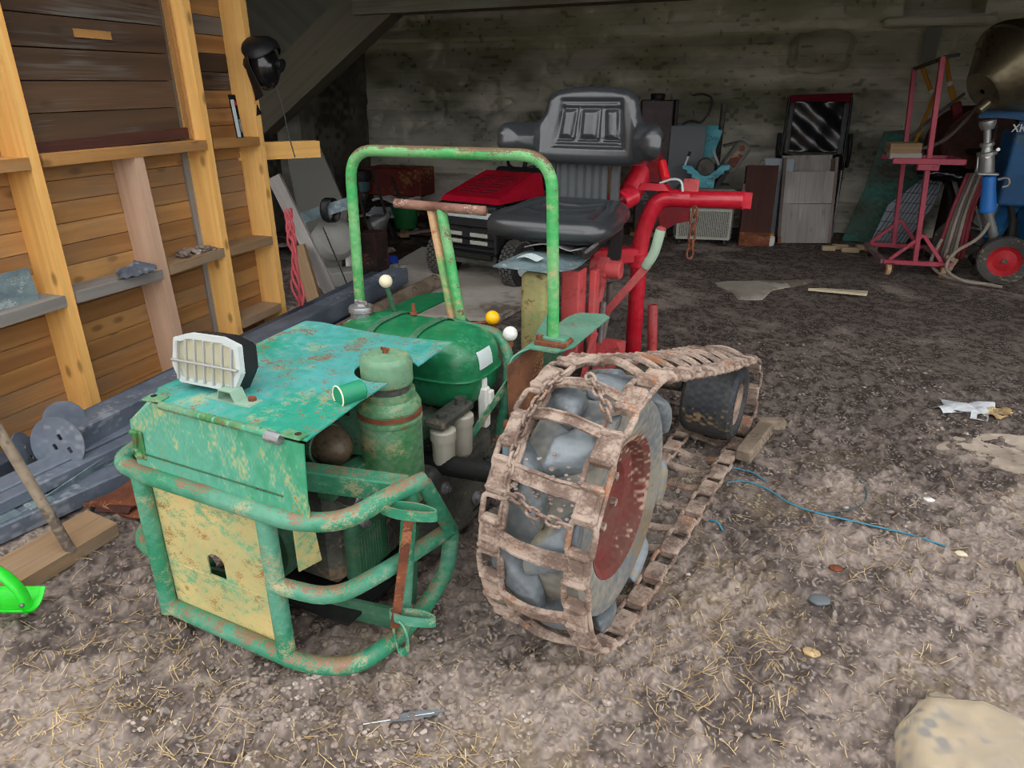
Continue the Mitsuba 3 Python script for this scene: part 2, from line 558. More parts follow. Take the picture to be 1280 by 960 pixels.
mottled('mixer_steel', srgb(150, 140, 112), srgb(112, 106, 88), srgb(86, 80, 66), 4, 0.3, 0.35, 0.8)
mottled('straw_mat', srgb(206, 182, 136), srgb(160, 134, 94), srgb(126, 106, 80), 30, 0.2, 0.8)
mottled('clod', srgb(146, 132, 122), srgb(104, 91, 84), srgb(170, 158, 148), 20, 0.3, 0.95)
mottled('mower_red', srgb(176, 16, 44), srgb(160, 14, 38), None, 5, 0, 0.3, spec=0.6)
for nm, c, ro, sp in (('vinyl', srgb(48, 51, 54), 0.25, 0.8), ('grey_plastic', srgb(120, 126, 130), 0.4, 0.5), ('black_plastic', srgb(24, 25, 27), 0.45, 0.4), ('black_gloss', srgb(16, 17, 19), 0.15, 0.6),
                      ('white_paint', srgb(214, 214, 208), 0.5, 0.4), ('cream_plastic', srgb(216, 206, 176), 0.4, 0.5), ('yellow_plastic', srgb(240, 178, 14), 0.35, 0.5), ('off_white', srgb(166, 162, 148), 0.5, 0.4),
                      ('heater_grey', srgb(112, 112, 106), 0.6, 0.3), ('heater_pale', srgb(176, 176, 164), 0.6, 0.3), ('green_plastic', srgb(44, 204, 48), 0.35, 0.5), ('grip_green', srgb(146, 168, 146), 0.6, 0.3),
                      ('lamp_lens', srgb(186, 184, 158), 0.12, 0.7), ('lamp_white', srgb(178, 186, 184), 0.35, 0.5), ('twine_blue', srgb(70, 130, 152), 0.7, 0.2), ('pink_rope', srgb(206, 98, 104), 0.8, 0.2),
                      ('label_white', srgb(190, 202, 200), 0.5, 0.4), ('print_black', srgb(22, 22, 22), 0.6, 0.2), ('tank_grey', srgb(150, 150, 144), 0.45, 0.4), ('wine_cloth', srgb(104, 24, 38), 0.85, 0.2),
                      ('black_film', srgb(20, 21, 24), 0.22, 0.6), ('gun_blue', srgb(44, 120, 200), 0.4, 0.5), ('bright_red', srgb(208, 26, 36), 0.4, 0.5), ('rubber', srgb(40, 39, 38), 0.75, 0.3), ('grey_panel', srgb(96, 96, 90), 0.7, 0.2),
                      ('blue_cloth', srgb(36, 70, 176), 0.6, 0.3), ('wire_dark', srgb(58, 52, 48), 0.6, 0.3), ('handle_yellow', srgb(190, 132, 30), 0.5, 0.4), ('pipe_grey', srgb(140, 158, 166), 0.4, 0.5), ('shade_grey', srgb(70, 72, 74), 0.6, 0.3),
                      ('hose_dark', srgb(96, 88, 82), 0.7, 0.3), ('hose_red', srgb(130, 52, 60), 0.7, 0.3), ('charcoal', srgb(74, 78, 80), 0.6, 0.3), ('paper', srgb(190, 190, 186), 0.8, 0.2), ('bin_green', srgb(30, 96, 52), 0.5, 0.4)):
    prin(nm, c, ro, 0, sp)
prin('chrome', srgb(205, 205, 200), 0.25, 0.9, 0.5)
prin('chrome_rough', srgb(176, 178, 176), 0.42, 0.7, 0.5)


def wall_col(p, n, uv):
    along, z = p.x * 0.948 - p.y * 0.317, p.z
    course = noise(along * 0.25, z * 9.0, 4)
    n1 = fbm(along * 1.3, p.y * 0.4, z * 2.2, octaves=4)
    n2 = fbm(along * 5 + 9, p.y, z * 9, octaves=3)
    col = mix(srgb(192, 188, 174), srgb(132, 130, 116), smoothstep(0.35, 0.68, n1))
    col = mix(col, mi.Color3f(*srgb(92, 92, 78)), smoothstep(0.5, 0.72, n1 * 0.5 + n2 * 0.5) * 0.75)
    stain = smoothstep(1.1, 2.2, z + (n1 - 0.5) * 1.2)
    col = mix(col, mi.Color3f(*srgb(142, 142, 104)), stain * 0.6)
    col = mix(col, mi.Color3f(*srgb(196, 192, 180)), smoothstep(0.58, 0.70, course * 0.55 + n2 * 0.45) * 0.45)
    zz = z / 0.115 + 0.15 * noise(along * 0.5, dr.floor(z / 0.115), 5)
    fr = dr.abs(zz - dr.floor(zz) - 0.5)
    col = col * (1 - 0.16 * smoothstep(0.36, 0.5, fr) * smoothstep(0.35, 0.6, n2))
    pit_shade = smoothstep(0.66, 0.72, noise(along * 19, p.y * 3, z * 22) * 0.6 + n1 * 0.4)  # joints and pits get painted shade, as the relief itself barely shades
    col = col * (1 - 0.4 * pit_shade)
    return col * (0.80 + 0.5 * course)


prin('concrete', proc(wall_col), 0.95, 0, 0.2, bump=lambda p, n, uv: fbm(p.x * 14, p.y * 14, p.z * 22, octaves=3), bscale=0.02, eps=4e-3)


def dirt_col(p, n, uv):
    x, y = p.x, p.y
    n1 = fbm(x * 0.9 + 3, y * 0.9, 1, octaves=4)
    n2 = fbm(x * 4.5, y * 4.5, 2, octaves=4)
    n3 = fbm(x * 26, y * 26, 3, octaves=3)
    n4 = noise(x * 130, y * 130, 4)
    col = mix(srgb(146, 133, 124), srgb(92, 82, 77), smoothstep(0.36, 0.64, n2 * 0.5 + n3 * 0.5))
    dark_earth = smoothstep(0.40, 0.62, n1 * 0.55 + n2 * 0.45 + 0.12 * smoothstep(2.0, 4.0, y) - 0.16 * smoothstep(2.6, 1.2, y))  # damp patches, plus darker towards the back and paler in front
    wet = dr.exp(-(dr.square(x - 0.62) + dr.square((y - 2.5) * 0.8)) / 0.16) + dr.exp(-(dr.square(x + 0.1) + dr.square(y - 2.1)) / 0.2)
    dark_earth = dr.minimum(1.15, dark_earth + wet * 0.8)
    col = mix(col, mix(srgb(104, 94, 88), srgb(66, 58, 54), smoothstep(0.35, 0.65, n3)), dark_earth * 0.85)
    grit = smoothstep(0.66, 0.74, n3 * 0.55 + n4 * 0.45)
    col = mix(col, mi.Color3f(*srgb(190, 180, 170)), grit * 0.28)
    chaff = smoothstep(0.58, 0.7, fbm(x * 3 + 17, y * 3, 8, octaves=3)) * smoothstep(3.4, 2.0, y)
    col = mix(col, mi.Color3f(*srgb(164, 146, 118)), chaff * 0.30 * smoothstep(0.35, 0.65, n3))
    return col * (0.75 + 0.5 * n4)


prin('dirt', proc(dirt_col), 0.97, 0, 0.15, bump=lambda p, n, uv: fbm(p.x * 38, p.y * 38, 7, octaves=4), bscale=0.034, eps=3e-3)

# ================================================================== the setting
def struct(name, mesh, bsdf, smooth=30, M=None, label=None, **k):
    key = put(name, mesh, bsdf, smooth, M, **k)
    labels[key] = {'kind': 'structure', **({'label': label} if label else {})}
    return key


def w2r(P):
    return (np.linalg.inv(ROOM) @ np.append(np.asarray(P, float), 1))[:3]


def relief(x, y):
    x, y = np.asarray(x, float), np.asarray(y, float)
    q = np.stack([x, y, np.zeros_like(x)], -1)
    near = np.clip((6.0 - y) / 4, 0.25, 1)
    h = (meshkit.fbm(q * 1.4, 3, 3) - 0.5) * 0.03 + (meshkit.fbm(q * 7 + 5, 4, 9) - 0.5) * 0.034 * near
    cl = meshkit.fbm(q * 26 + 1, 3, 21)
    h = h + np.clip(cl - 0.47, 0, 1) * 0.075 * near
    # loose earth scuffed up in front of the machine
    for cx, cy, r, a in ((-0.44, 1.36, 0.13, 0.06), (-0.62, 1.22, 0.12, 0.06), (-0.30, 1.42, 0.10, 0.045), (-0.5, 1.1, 0.15, 0.05), (0.1, 1.42, 0.16, 0.025)):
        g = np.exp(-((x - cx) ** 2 + (y - cy) ** 2) / r ** 2)
        h = h + a * g * (0.1 + 1.6 * np.clip(meshkit.fbm(q * 20 + 8, 4, 4) - 0.25, 0, 1))
    for cx, cy, r, a in ((-0.53, 1.33, 0.07, 0.03), (-0.36, 1.37, 0.05, 0.025)):
        h = h - a * np.exp(-((x - cx) ** 2 + (y - cy) ** 2) / r ** 2)
    return h - 0.012


def graded(lo, f0, f1, hi, d):
    a, s = [f0], d
    while a[-1] > lo:
        s = min(s * 1.05, 0.3)
        a.append(a[-1] - s)
    b, s = [f1], d
    while b[-1] < hi:
        s = min(s * 1.05, 0.3)
        b.append(b[-1] + s)
    return np.array(a[::-1] + list(np.arange(f0 + d, f1, d)) + b)


gx, gy = graded(-9, -1.9, 2.2, 9, 0.0095), graded(-6, 1.0, 3.1, 13, 0.0095)
GX, GY = np.meshgrid(gx, gy, indexing='ij')
GZ = relief(GX, GY)
from scipy.interpolate import RegularGridInterpolator
GRID = RegularGridInterpolator((gx, gy), GZ, bounds_error=False, fill_value=0.0)


def ground(x, y):
    return float(GRID((x, y)))


ii = np.arange(len(gx) * len(gy)).reshape(len(gx), len(gy))
qa, qb, qc, qd = ii[:-1, :-1].ravel(), ii[1:, :-1].ravel(), ii[1:, 1:].ravel(), ii[:-1, 1:].ravel()
floor = trimesh.Trimesh(np.stack([GX.ravel(), GY.ravel(), GZ.ravel()], 1), np.vstack([np.stack([qa, qb, qc], 1), np.stack([qa, qc, qd], 1)]), process=False)
struct('floor', floor, 'dirt', smooth=True)

WB = 8.75   # distance of the back wall along the timber wall
# back wall: cast in courses of form boards, each with its own slight offset
nu, nv = 330, 190
U_, V_ = np.meshgrid(np.linspace(-5.0, 4.3, nu), np.linspace(-0.15, 2.75, nv), indexing='ij')
q = np.stack([U_, V_, U_ * 0], -1)
course = meshkit.noise(np.stack([U_ * 0.25, np.floor(V_ / 0.115) * 7.7, U_ * 0], -1), 3)
dz = 0.035 * course + 0.05 * (meshkit.fbm(q * 2.3, 4, 5) - 0.5) - 0.05 * np.clip(meshkit.fbm(q * 4.4 + 3, 3, 8) - 0.62, 0, 1) * 6
ii = np.arange(nu * nv).reshape(nu, nv)
qa, qb, qc, qd = ii[:-1, :-1].ravel(), ii[1:, :-1].ravel(), ii[1:, 1:].ravel(), ii[:-1, 1:].ravel()
hole = ((U_ > 1.2) & (U_ < 1.95) & (V_ > 2.18) & (V_ < 2.55))
keep = ~hole[:-1, :-1].ravel()
wall = trimesh.Trimesh(np.stack([U_.ravel(), (WB - dz).ravel(), V_.ravel()], 1), np.vstack([np.stack([qa, qb, qc], 1)[keep], np.stack([qa, qc, qd], 1)[keep]]), process=False)
struct('wall_back', wall, 'concrete', True, ROOM)
put('wall_back__niche', cat_([box((1.57, WB + 0.55, 2.365), (0.9, 0.05, 0.5)), box((1.17, WB + 0.27, 2.365), (0.06, 0.55, 0.5)), box((1.98, WB + 0.27, 2.365), (0.06, 0.55, 0.5)), box((1.57, WB + 0.27, 2.13), (0.9, 0.55, 0.09)), box((1.57, WB + 0.27, 2.58), (0.9, 0.55, 0.06))]), 'concrete', False, ROOM)
put('wall_back__ledge', bumpy(box((1.55, WB - 0.06, 2.12), (1.0, 0.16, 0.09), 0.02).subdivide().subdivide().subdivide(), 0.012, 9), 'concrete', 30, ROOM)
put('wall_back__plinth', bumpy(box((-3.85, WB - 0.22, 0.24), (0.95, 0.5, 0.52), 0.03).subdivide().subdivide().subdivide(), 0.012, 6, 3), 'slab', 30, ROOM)
put('wall_back__buttress', bumpy(box((0.52, WB - 0.08, 1.86), (0.62, 0.2, 0.34), 0.08).subdivide().subdivide().subdivide(), 0.07, 5, 6), 'concrete', 30, ROOM)
# concrete side walls and what carries the ramp above
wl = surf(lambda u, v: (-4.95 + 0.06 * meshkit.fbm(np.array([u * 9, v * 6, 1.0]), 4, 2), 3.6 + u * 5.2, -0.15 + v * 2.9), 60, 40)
mottled('shaded_concrete', srgb(104, 101, 92), srgb(72, 70, 63), srgb(52, 52, 46), 1.6, 0.45, 0.9)  # concrete with the shade of the deep corner put into its colour
struct('wall_far_left', wl, 'shaded_concrete', True, ROOM)
struct('wall_right', box((4.05, 6.9, 1.25), (0.2, 4.6, 2.8)), 'concrete', False, ROOM)
wood('ceiling_boards', srgb(68, 64, 51), srgb(45, 42, 33), 0.8, 0.2, 0.5, srgb(84, 88, 72), 0.3)
ck = struct('ceiling', box((-0.45, 5.8, 2.78), (9.4, 6.8, 0.12)), 'concrete', False, ROOM)
for i in range(27):
    w = 2.55 + i * 0.232
    put(ck + '__board', plank((-4.9, w, 2.70), (4.0, w, 2.70), 0.226, 0.03), 'ceiling_boards', M=ROOM)
put(ck + '__beam', plank((-2.62, 4.62, 2.06), (3.9, 4.62, 2.14), 0.16, 0.26), 'ceiling_boards', M=ROOM)
put(ck + '__beam', plank((-3.55, 4.66, 1.30), (-2.42, 4.64, 2.06), 0.16, 0.30), 'ceiling_boards', M=ROOM)
wood('haunch_shade', srgb(60, 58, 48), srgb(40, 38, 32), 0.6, 0.1, 0.3)
put(ck + '__haunch', extr([(-4.9, 1.5), (-3.45, 1.5), (-2.55, 2.1), (-2.55, 2.7), (-4.9, 2.7)], 0.08), 'haunch_shade', False, ROOM @ frame((0, 4.80, 0), [1, 0, 0], [0, 0, 1], [0, -1, 0]))  # haunch drawn larger and near black, painting in the corner shade
put('wall_far_left__pier', bumpy(box((-3.85, 5.55, 0.95), (0.24, 0.26, 2.1), 0.02).subdivide().subdivide().subdivide(), 0.008, 8), 'shaded_concrete', 30, ROOM)

# ------------------------------------------------------------------ timber wall on the left
FACE = -2.80          # front of the studs
wk = 'wall_left'
labels[wk] = {'kind': 'structure', 'label': 'timber stud wall with rough horizontal boards and yellow pine studs'}
rows = np.arange(-0.03, 2.5, 0.094)
for i, z in enumerate(rows):
    cuts = [-0.3, 3.74]
    if i % 3 == 1:
        cuts.insert(1, 2.22 + 0.55 * (i % 2))
    elif i % 4 == 2:
        cuts.insert(1, 1.7)
    for a, b in zip(cuts, cuts[1:]):
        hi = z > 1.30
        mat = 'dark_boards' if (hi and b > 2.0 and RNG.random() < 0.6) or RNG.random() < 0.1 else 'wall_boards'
        off = RNG.uniform(-0.004, 0.004)
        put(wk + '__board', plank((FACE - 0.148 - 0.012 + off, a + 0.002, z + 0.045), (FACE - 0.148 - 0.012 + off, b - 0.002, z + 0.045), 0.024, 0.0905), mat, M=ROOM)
for w, tilt, mat, z1 in ((1.16, 0, 'new_pine', 2.5), (1.70, 0, 'old_pine', 2.5), (2.215, -0.012, 'new_pine', 2.5), (3.245, -0.02, 'new_pine', 2.5), (3.685, -0.012, 'new_pine', 2.5)):
    put(wk + '__stud', plank((FACE - 0.074, w, -0.04), (FACE - 0.074, w + tilt, z1), 0.048, 0.148, (1, 0, 0)), mat, M=ROOM)
put(wk + '__stud', plank((FACE - 0.074, 2.79, -0.04), (FACE - 0.074, 2.745, 1.175), 0.055, 0.146, (1, 0, 0)), 'pink_board', M=ROOM)
put(wk + '__stud', plank((FACE - 0.142, 3.24, 0.0), (FACE - 0.142, 3.20, 2.5), 0.10, 0.014, (1, 0, 0)), 'grey_wood', M=ROOM)


def noggin(w0, w1, z0, z1, mat='old_pine', t=0.048, d=0.148):
    put(wk + '__noggin', plank((FACE - d / 2 + 0.004, w0, z0), (FACE - d / 2 + 0.004, w1, z1), d, t), mat, M=ROOM)


noggin(2.245, 3.215, 1.195, 1.20, 'old_pine')
noggin(3.275, 3.655, 1.20, 1.195, 'old_pine')
noggin(1.19, 2.185, 1.185, 1.19, 'old_pine')
noggin(1.73, 2.19, 0.605, 0.612, 'grey_wood')
noggin(2.245, 2.75, 0.612, 0.602, 'grey_wood')
noggin(2.80, 3.215, 0.612, 0.622, 'dusty_wood')
noggin(3.275, 3.655, 0.616, 0.61, 'dusty_wood')
noggin(3.275, 3.655, 0.175, 0.18, 'dusty_wood')
put(wk + '__sole_plate', plank((FACE - 0.08, -0.3, -0.01), (FACE - 0.08, 3.74, -0.01), 0.15, 0.05), 'old_pine', M=ROOM)
put(wk + '__brace', plank((FACE - 0.10, 1.9, 1.62), (FACE - 0.10, 2.95, 2.42), 0.03, 0.2, (0, -0.6, 0.8)), 'ceiling_boards', M=ROOM)
put(wk + '__cladding', box((FACE - 0.20, 1.72, 1.24), (0.02, 4.1, 2.6)), 'brown_dark', False, ROOM)  # unseen dark sheet added to stop light leaking between the boards
# old boarded hatch between the studs above the noggin
hk = wk + '__hatch'
for i in range(9):
    put(hk + '__slat', plank((FACE - 0.115, 2.25, 1.31 + i * 0.128), (FACE - 0.115, 3.16, 1.325 + i * 0.126), 0.018, 0.122), 'dark_boards', M=ROOM)
put(hk + '__rail', plank((FACE - 0.095, 2.25, 1.235), (FACE - 0.095, 3.19, 1.262), 0.03, 0.05), 'brown_wood', M=ROOM)
put(hk + '__edge_strip', plank((FACE - 0.08, 3.192, 1.23), (FACE - 0.085, 3.165, 2.45), 0.014, 0.03, (1, 0, 0)), 'old_pine', M=ROOM)
put(hk + '__splinter', plank((FACE - 0.10, 2.62, 1.70), (FACE - 0.10, 2.82, 1.70), 0.004, 0.035), 'old_pine', M=ROOM)

# ------------------------------------------------------------------ things on and by the timber wall
# welding helmet on the end stud
t = thing('welding_helmet', 'black welding helmet with a cloth hood hanging on the end stud of the timber wall', 'helmet')
HM = ROOM @ frame((-2.715, 3.66, 1.605), [0.30, -0.954, 0], [-0.954, -0.30, 0], [0, 0, 1])
hx = ball((0.0, -0.012, -0.01), 1.0, 4, (0.095, 0.085, 0.125))
put(t + '__shell', hx, 'black_gloss', True, HM)
put(t + '__hood', surf(lambda u, v: (0.108 * math.cos(math.pi * (u * 1.5 - 0.75)) * math.cos(v * 1.5) - 0.012, 0.104 * math.sin(math.pi * (u * 1.5 - 0.75)) * math.cos(v * 1.5), 0.055 - 0.05 * math.cos(math.pi * (u * 1.5 - 0.75)) * (1 - v) * 0 + 0.03 * math.sin(u * 9) * (1 - v) + 0.09 * math.sin(v * 1.5)), 30, 12, 0.005), 'black_plastic', True, HM)
put(t + '__hood__flap', surf(lambda u, v: (0.035 + 0.05 * u + 0.008 * math.sin(v * 6), 0.078 - 0.02 * v * (1 - u) - 0.085 * u * (0.35 + 0.65 * v) + 0.006 * math.sin(5 * v), 0.06 - 0.25 * v + 0.03 * u * v), 10, 18, 0.005), 'black_plastic', True, HM)
put(t + '__headband', sweep(ring(0.006, 8, 0.016), [(0.10 * math.cos(a) - 0.04, 0.112 * math.sin(a), -0.01 + 0.03 * math.sin(2 * a)) for a in np.linspace(0, 2 * math.pi, 24, endpoint=False)], closed=True), 'black_plastic', True, HM)
put(t + '__knob', cyl((0.01, -0.088, 0.0), (0.02, -0.118, 0.0), 0.026, 16, 0.004), 'black_plastic', 30, HM)
put(t + '__cord', tube([(0.0, -0.06, -0.10), (0.0, -0.09, -0.22), (0.0, -0.10, -0.36), (0.01, -0.13, -0.5)], 0.0035, 6, bend=0.1), 'shade_grey', True, HM)
single('cloth_scrap', 'small torn black cloth scrap pinned to the end stud below the helmet', 'cloth', extr([(0, 0), (0.05, 0.01), (0.014, 0.062)], 0.003), 'black_plastic', False, ROOM @ frame((-2.798, 3.66, 1.335), [0, 1, 0], [0, 0, 1], [1, 0, 0]))
# hacksaw blade card leaning on the top noggin
t = thing('tool_packet', 'narrow black and silver tool packet standing on the upper noggin beside the end stud', 'packet')
PM = ROOM @ frame((-2.806, 3.50, 1.221), [0.1, 0.99, 0.0], [0, -0.10, 0.99], [1, 0, 0])
put(t + '__card', box((0.0, 0.115, 0), (0.05, 0.23, 0.006), 0.001), 'print_black', 30, PM)
put(t + '__blade', box((-0.010, 0.105, 0.005), (0.022, 0.2, 0.004)), 'label_white', 30, PM)
put(t + '__badge', box((0.013, 0.185, 0.004), (0.014, 0.02, 0.002)), 'bright_red', 30, PM)
put(t + '__lettering', (lambda m: (m.apply_transform(trs((0.021, 0.03, 0.003), 0, 0, 90)), m)[1])(meshkit.text_mesh('HACKSAW', 0.010, 0.001, True)), 'label_white', False, PM)
# folded sheet-metal offcuts
t = thing('flashing_bundle', 'fan of folded grey sheet metal offcuts lying on the middle noggin', 'metal offcuts')
for i, a in enumerate((-62, -40, -18, 4, 28, 50)):
    m = surf(lambda u, v: ((v - 0.5) * (0.03 + 0.02 * u), -0.02 - 0.10 * u, 0.012 * abs(math.sin(math.pi * v)) + 0.006 - 0.014 * u), 5, 9, 0.0022)
    put(t + '__strip', m, 'zinc', 30, ROOM @ frame((-2.845, 2.60, 0.655 + 0.004 * i), [0, 1, 0], [-1, 0, 0], [0, 0, 1]) @ trs((0, 0, 0.012), 12, 0, a + 0))
put(t + '__hub', box((-2.845, 2.60, 0.655), (0.05, 0.13, 0.03), 0.006), 'zinc', 30, ROOM)
single('galvanised_sheet', 'square of spangled galvanised sheet standing on the leftmost noggin', 'metal sheet', box((0, 0, 0), (0.004, 0.40, 0.14), 0.001), 'galvanised', 30, ROOM @ trs((-2.87, 1.92, 0.702), 0, -8, 0))
t = thing('debris_heap', 'little heap of dry crumbs and chaff on the noggin right of the pinkish stud', 'debris')
put(t + '__crumbs', cat_([rock(RNG.uniform(0.008, 0.02), (1, 1, 0.6), i, 1).apply_translation((-2.86 + RNG.uniform(-0.05, 0.05), 3.06 + RNG.uniform(-0.12, 0.12), 0.648 + 0.03 * RNG.random() * (1 - abs(i / 45 - 0.5)))) for i in range(60)]), 'clod', True, ROOM)
labels[t + '__crumbs'] = {'kind': 'stuff'}
put(wk + '__rail', plank((-2.99, 3.66, 1.13), (-2.70, 4.10, 1.125), 0.09, 0.10), 'new_pine', M=ROOM)
# pink net rope
t = thing('rope_net', 'bundle of pinkish red netting rope hanging behind the end stud', 'rope')
for i in range(5):
    pts = [(-2.78 + 0.018 * math.sin(k * 1.1 + i * 1.9) + 0.015 * (i - 2) * k / 14, 3.83 + 0.02 * math.cos(k * 0.9 + i), 0.78 - k * 0.049) for k in range(15)]
    put(t + '__strand', tube(pts, 0.0085, 7, bend=0.03, m=4), 'pink_rope', True, ROOM)
# pale plank and dark sheet leaning behind the wall end
single('leaning_plank', 'long pale grey plank leaning against the inside of the end stud', 'plank', plank((-3.30, 4.42, 0.90), (-2.915, 4.46, -0.01), 0.022, 0.115, (0.9, 0, 0.4)), 'grey_wood', M=ROOM)
single('leaning_sheet', 'dark grey sheet panel leaning in the shadow behind the pale plank', 'panel', extr([(-3.76, 0.98), (-3.45, 1.09), (-3.21, 0.54), (-3.32, 0.0), (-3.63, 0.0)], 0.016), 'grey_panel', False, ROOM @ frame((0, 5.22, 0), [1, 0, 0], [0, 0.04, 1], [0, -1, 0.04]))
single('rough_board', 'short rough brown board leaning low behind the pink rope', 'board', plank((-3.12, 4.36, 0.42), (-2.98, 4.30, -0.01), 0.03, 0.12, (0.9, 0, 0.4)), 'dusty_wood', M=ROOM)
# grey tank with a metal band
t = thing('round_tank', 'pale grey rounded tank lying behind the leaning plank under a metal strip', 'tank')
put(t + '__shell', lathe_on((-3.02, 4.74, 0.42), (-3.27, 5.00, 0.31), [[0, 0], [0.07, 0.004], [0.13, 0.03], [0.165, 0.08], [0.17, 0.13], [0.17, 0.28], [0.15, 0.33], [0.1, 0.36], [0, 0.37]], 36), 'tank_grey', 30, ROOM)
put(t + '__foot', box((-3.16, 4.88, 0.06), (0.30, 0.22, 0.12), 0.01, trs((0, 0, 0), 0, 0, 40)), 'tank_grey', 30, ROOM)
single('metal_strip', 'grey metal strip lying slantwise across the round tank', 'metal strip', bar((-3.32, 4.58, 0.55), (-2.82, 4.70, 0.71), 0.012, 0.085, (0, 0, 1), 0.003), 'galvanised', 30, ROOM)
single('strap_loop', 'black rubber loop slung around the metal strip', 'strap', sweep(ring(0.008, 8, 0.03), [(-3.01 + 0.03 * math.cos(a), 4.66 + 0.045 * math.cos(a), 0.64 + 0.085 * math.sin(a)) for a in np.linspace(0, 2 * math.pi, 20, endpoint=False)], closed=True, up=(1, 0.2, 0)), 'black_plastic', True, ROOM)
single('thin_rod', 'thin bent rod leaning against the round tank', 'rod', tube([(-3.05, 4.60, 0.52), (-2.95, 4.58, 0.3), (-2.86, 4.60, 0.02)], 0.005, 6, bend=0.05), 'wire_dark', True, ROOM)
single('white_canister', 'small white canister standing on the floor behind the roll bar', 'canister', lathe([[0, 0], [0.03, 0], [0.032, 0.004], [0.032, 0.17], [0.02, 0.19], [0.012, 0.195], [0.012, 0.215], [0, 0.216]], 20), 'white_paint', 30, ROOM @ trs((-3.22, 5.20, 0.0)))

# ------------------------------------------------------------------ pile of grey steel profiles along the wall
def channel(w, h, t):
    return [(-w / 2, -h / 2), (w / 2, -h / 2), (w / 2, h / 2), (w / 2 - t, h / 2), (w / 2 - t, -h / 2 + t), (-w / 2 + t, -h / 2 + t), (-w / 2 + t, h / 2), (-w / 2, h / 2)]


def rectsec(w, h, ch=0.006):
    a, b = w / 2, h / 2
    return [(-a + ch, -b), (a - ch, -b), (a, -b + ch), (a, b - ch), (a - ch, b), (-a + ch, b), (-a, b - ch), (-a, -b + ch)]


GP = 'grey steel profiles along the timber wall'
single('steel_profile', 'dark grey box profile lying closest to the timber wall', 'metal profile', sweep(rectsec(0.11, 0.10), [(-2.715, 1.3, 0.06), (-2.70, 4.75, 0.12)], up=(0, 0, 1)), 'zinc_dark', 30, ROOM)
single('steel_profile', 'light blue grey gutter-like profile running from the big round flange plate', 'metal profile', sweep([(-0.07, -0.06), (0.07, -0.06), (0.07, 0.05), (0.055, 0.06), (0.03, 0.052), (-0.03, 0.052), (-0.055, 0.06), (-0.07, 0.05)], [(-2.47, 1.78, 0.175), (-2.53, 4.80, 0.15)], up=(0, 0, 1)), 'zinc', 30, ROOM)
single('steel_profile', 'black shadowed channel lying under the light grey gutter profile', 'metal profile', sweep(channel(0.12, 0.07, 0.006), [(-2.50, 1.7, 0.045), (-2.52, 4.2, 0.06)], up=(0, 0, 1)), 'zinc_dark', 30, ROOM)
single('steel_profile', 'flat grey profile with bolt holes at the left edge of the pile', 'metal profile', sweep(rectsec(0.10, 0.035), [(-2.50, 1.20, 0.12), (-2.36, 2.45, 0.135)], up=(0, 0, 1)), 'zinc', 30, ROOM)
single('steel_profile', 'slim grey bar lying between the flat profile and the angle iron', 'metal profile', sweep(rectsec(0.065, 0.05), [(-2.40, 1.40, 0.105), (-2.14, 3.2, 0.14)], up=(0, 0, 1)), 'zinc', 30, ROOM)
k_ = single('steel_profile', 'wide grey flat profile on the ground with hinge plates at its near end', 'metal profile', sweep(rectsec(0.17, 0.07), [(-2.47, 1.10, 0.04), (-2.10, 2.55, 0.045)], up=(0, 0, 1)), 'zinc', 30, ROOM)
for i in range(2):
    put(k_ + '__hinge_plate', box((-2.365 + 0.028 * i, 1.41 + 0.11 * i, 0.079), (0.095, 0.085, 0.006), 0.001, trs((0, 0, 0), 0, 0, -14)), 'galvanised', 30, ROOM)
k_ = single('angle_iron', 'perforated pale angle iron lying across the front of the steel pile', 'angle iron', sweep([(-0.025, 0.02), (-0.025, -0.025), (0.025, -0.025), (0.025, -0.021), (-0.021, -0.021), (-0.021, 0.02)], [(-2.31, 1.44, 0.05), (-2.28, 2.15, 0.135)], up=(0.3, 0, 1)), 'galvanised', 30, ROOM)
for i in range(5):
    s = 0.1 + 0.2 * i
    put(k_ + '__hole_rim', cyl((-2.31 + 0.03 * s + 0.004, 1.44 + 0.71 * s, 0.029 + 0.085 * s), (-2.31 + 0.03 * s + 0.004, 1.44 + 0.71 * s, 0.0315 + 0.085 * s), 0.006, 10), 'black_iron', 30, ROOM)


def flange(r, holes, c, n, label):
    p = Point(0, 0).buffer(r, 40)
    for hx_, hy_ in holes:
        p = p.difference(affinity.translate(affinity.rotate(sbox(-0.008, -0.012, 0.008, 0.012), 30), hx_, hy_))
    n = np.array(n, float) / np.linalg.norm(n)
    x = np.cross([0, 0, 1], n)
    x /= np.linalg.norm(x)
    m = extr(p, 0.005)
    return single('flange_plate', label, 'metal plate', m, 'zinc', 30, ROOM @ frame(c, x, np.cross(n, x), n), 'round grey flange plates')


flange(0.112, [(0.012, 0.03), (0.05, -0.02), (-0.01, -0.01)], (-2.445, 1.73, 0.19), (0.22, -0.95, 0.20), 'large round grey flange plate with square holes on the end of the gutter profile')
flange(0.085, [(0.02, 0.0)], (-2.55, 1.86, 0.215), (0.45, -0.86, 0.2), 'smaller round grey flange plate half hidden behind the large one')
flange(0.095, [(0.03, 0.03), (0.05, -0.03)], (-2.585, 1.68, 0.14), (0.80, 0.52, 0.12), 'round grey flange plate leaning left of the large one by the broom handle')
single('rusty_sheet', 'rust red crumbling sheet lying on the ground behind the front guard', 'sheet', bumpy(surf(lambda u, v: (-2.24 + 0.30 * u + 0.04 * math.sin(5 * v), 1.62 + 0.42 * v, 0.02 + 0.012 * math.sin(7 * u + 3 * v)), 16, 20, 0.006), 0.01, 8), 'rust', 30, ROOM)
single('bark_scrap', 'curled scrap of brown bark lying beside the rusty sheet', 'bark', surf(lambda u, v: (-2.17 + 0.13 * u, 1.60 + 0.045 * v + 0.03 * u, 0.018 + 0.015 * math.sin(math.pi * v)), 8, 6, 0.006), 'brown_wood', 30, ROOM)
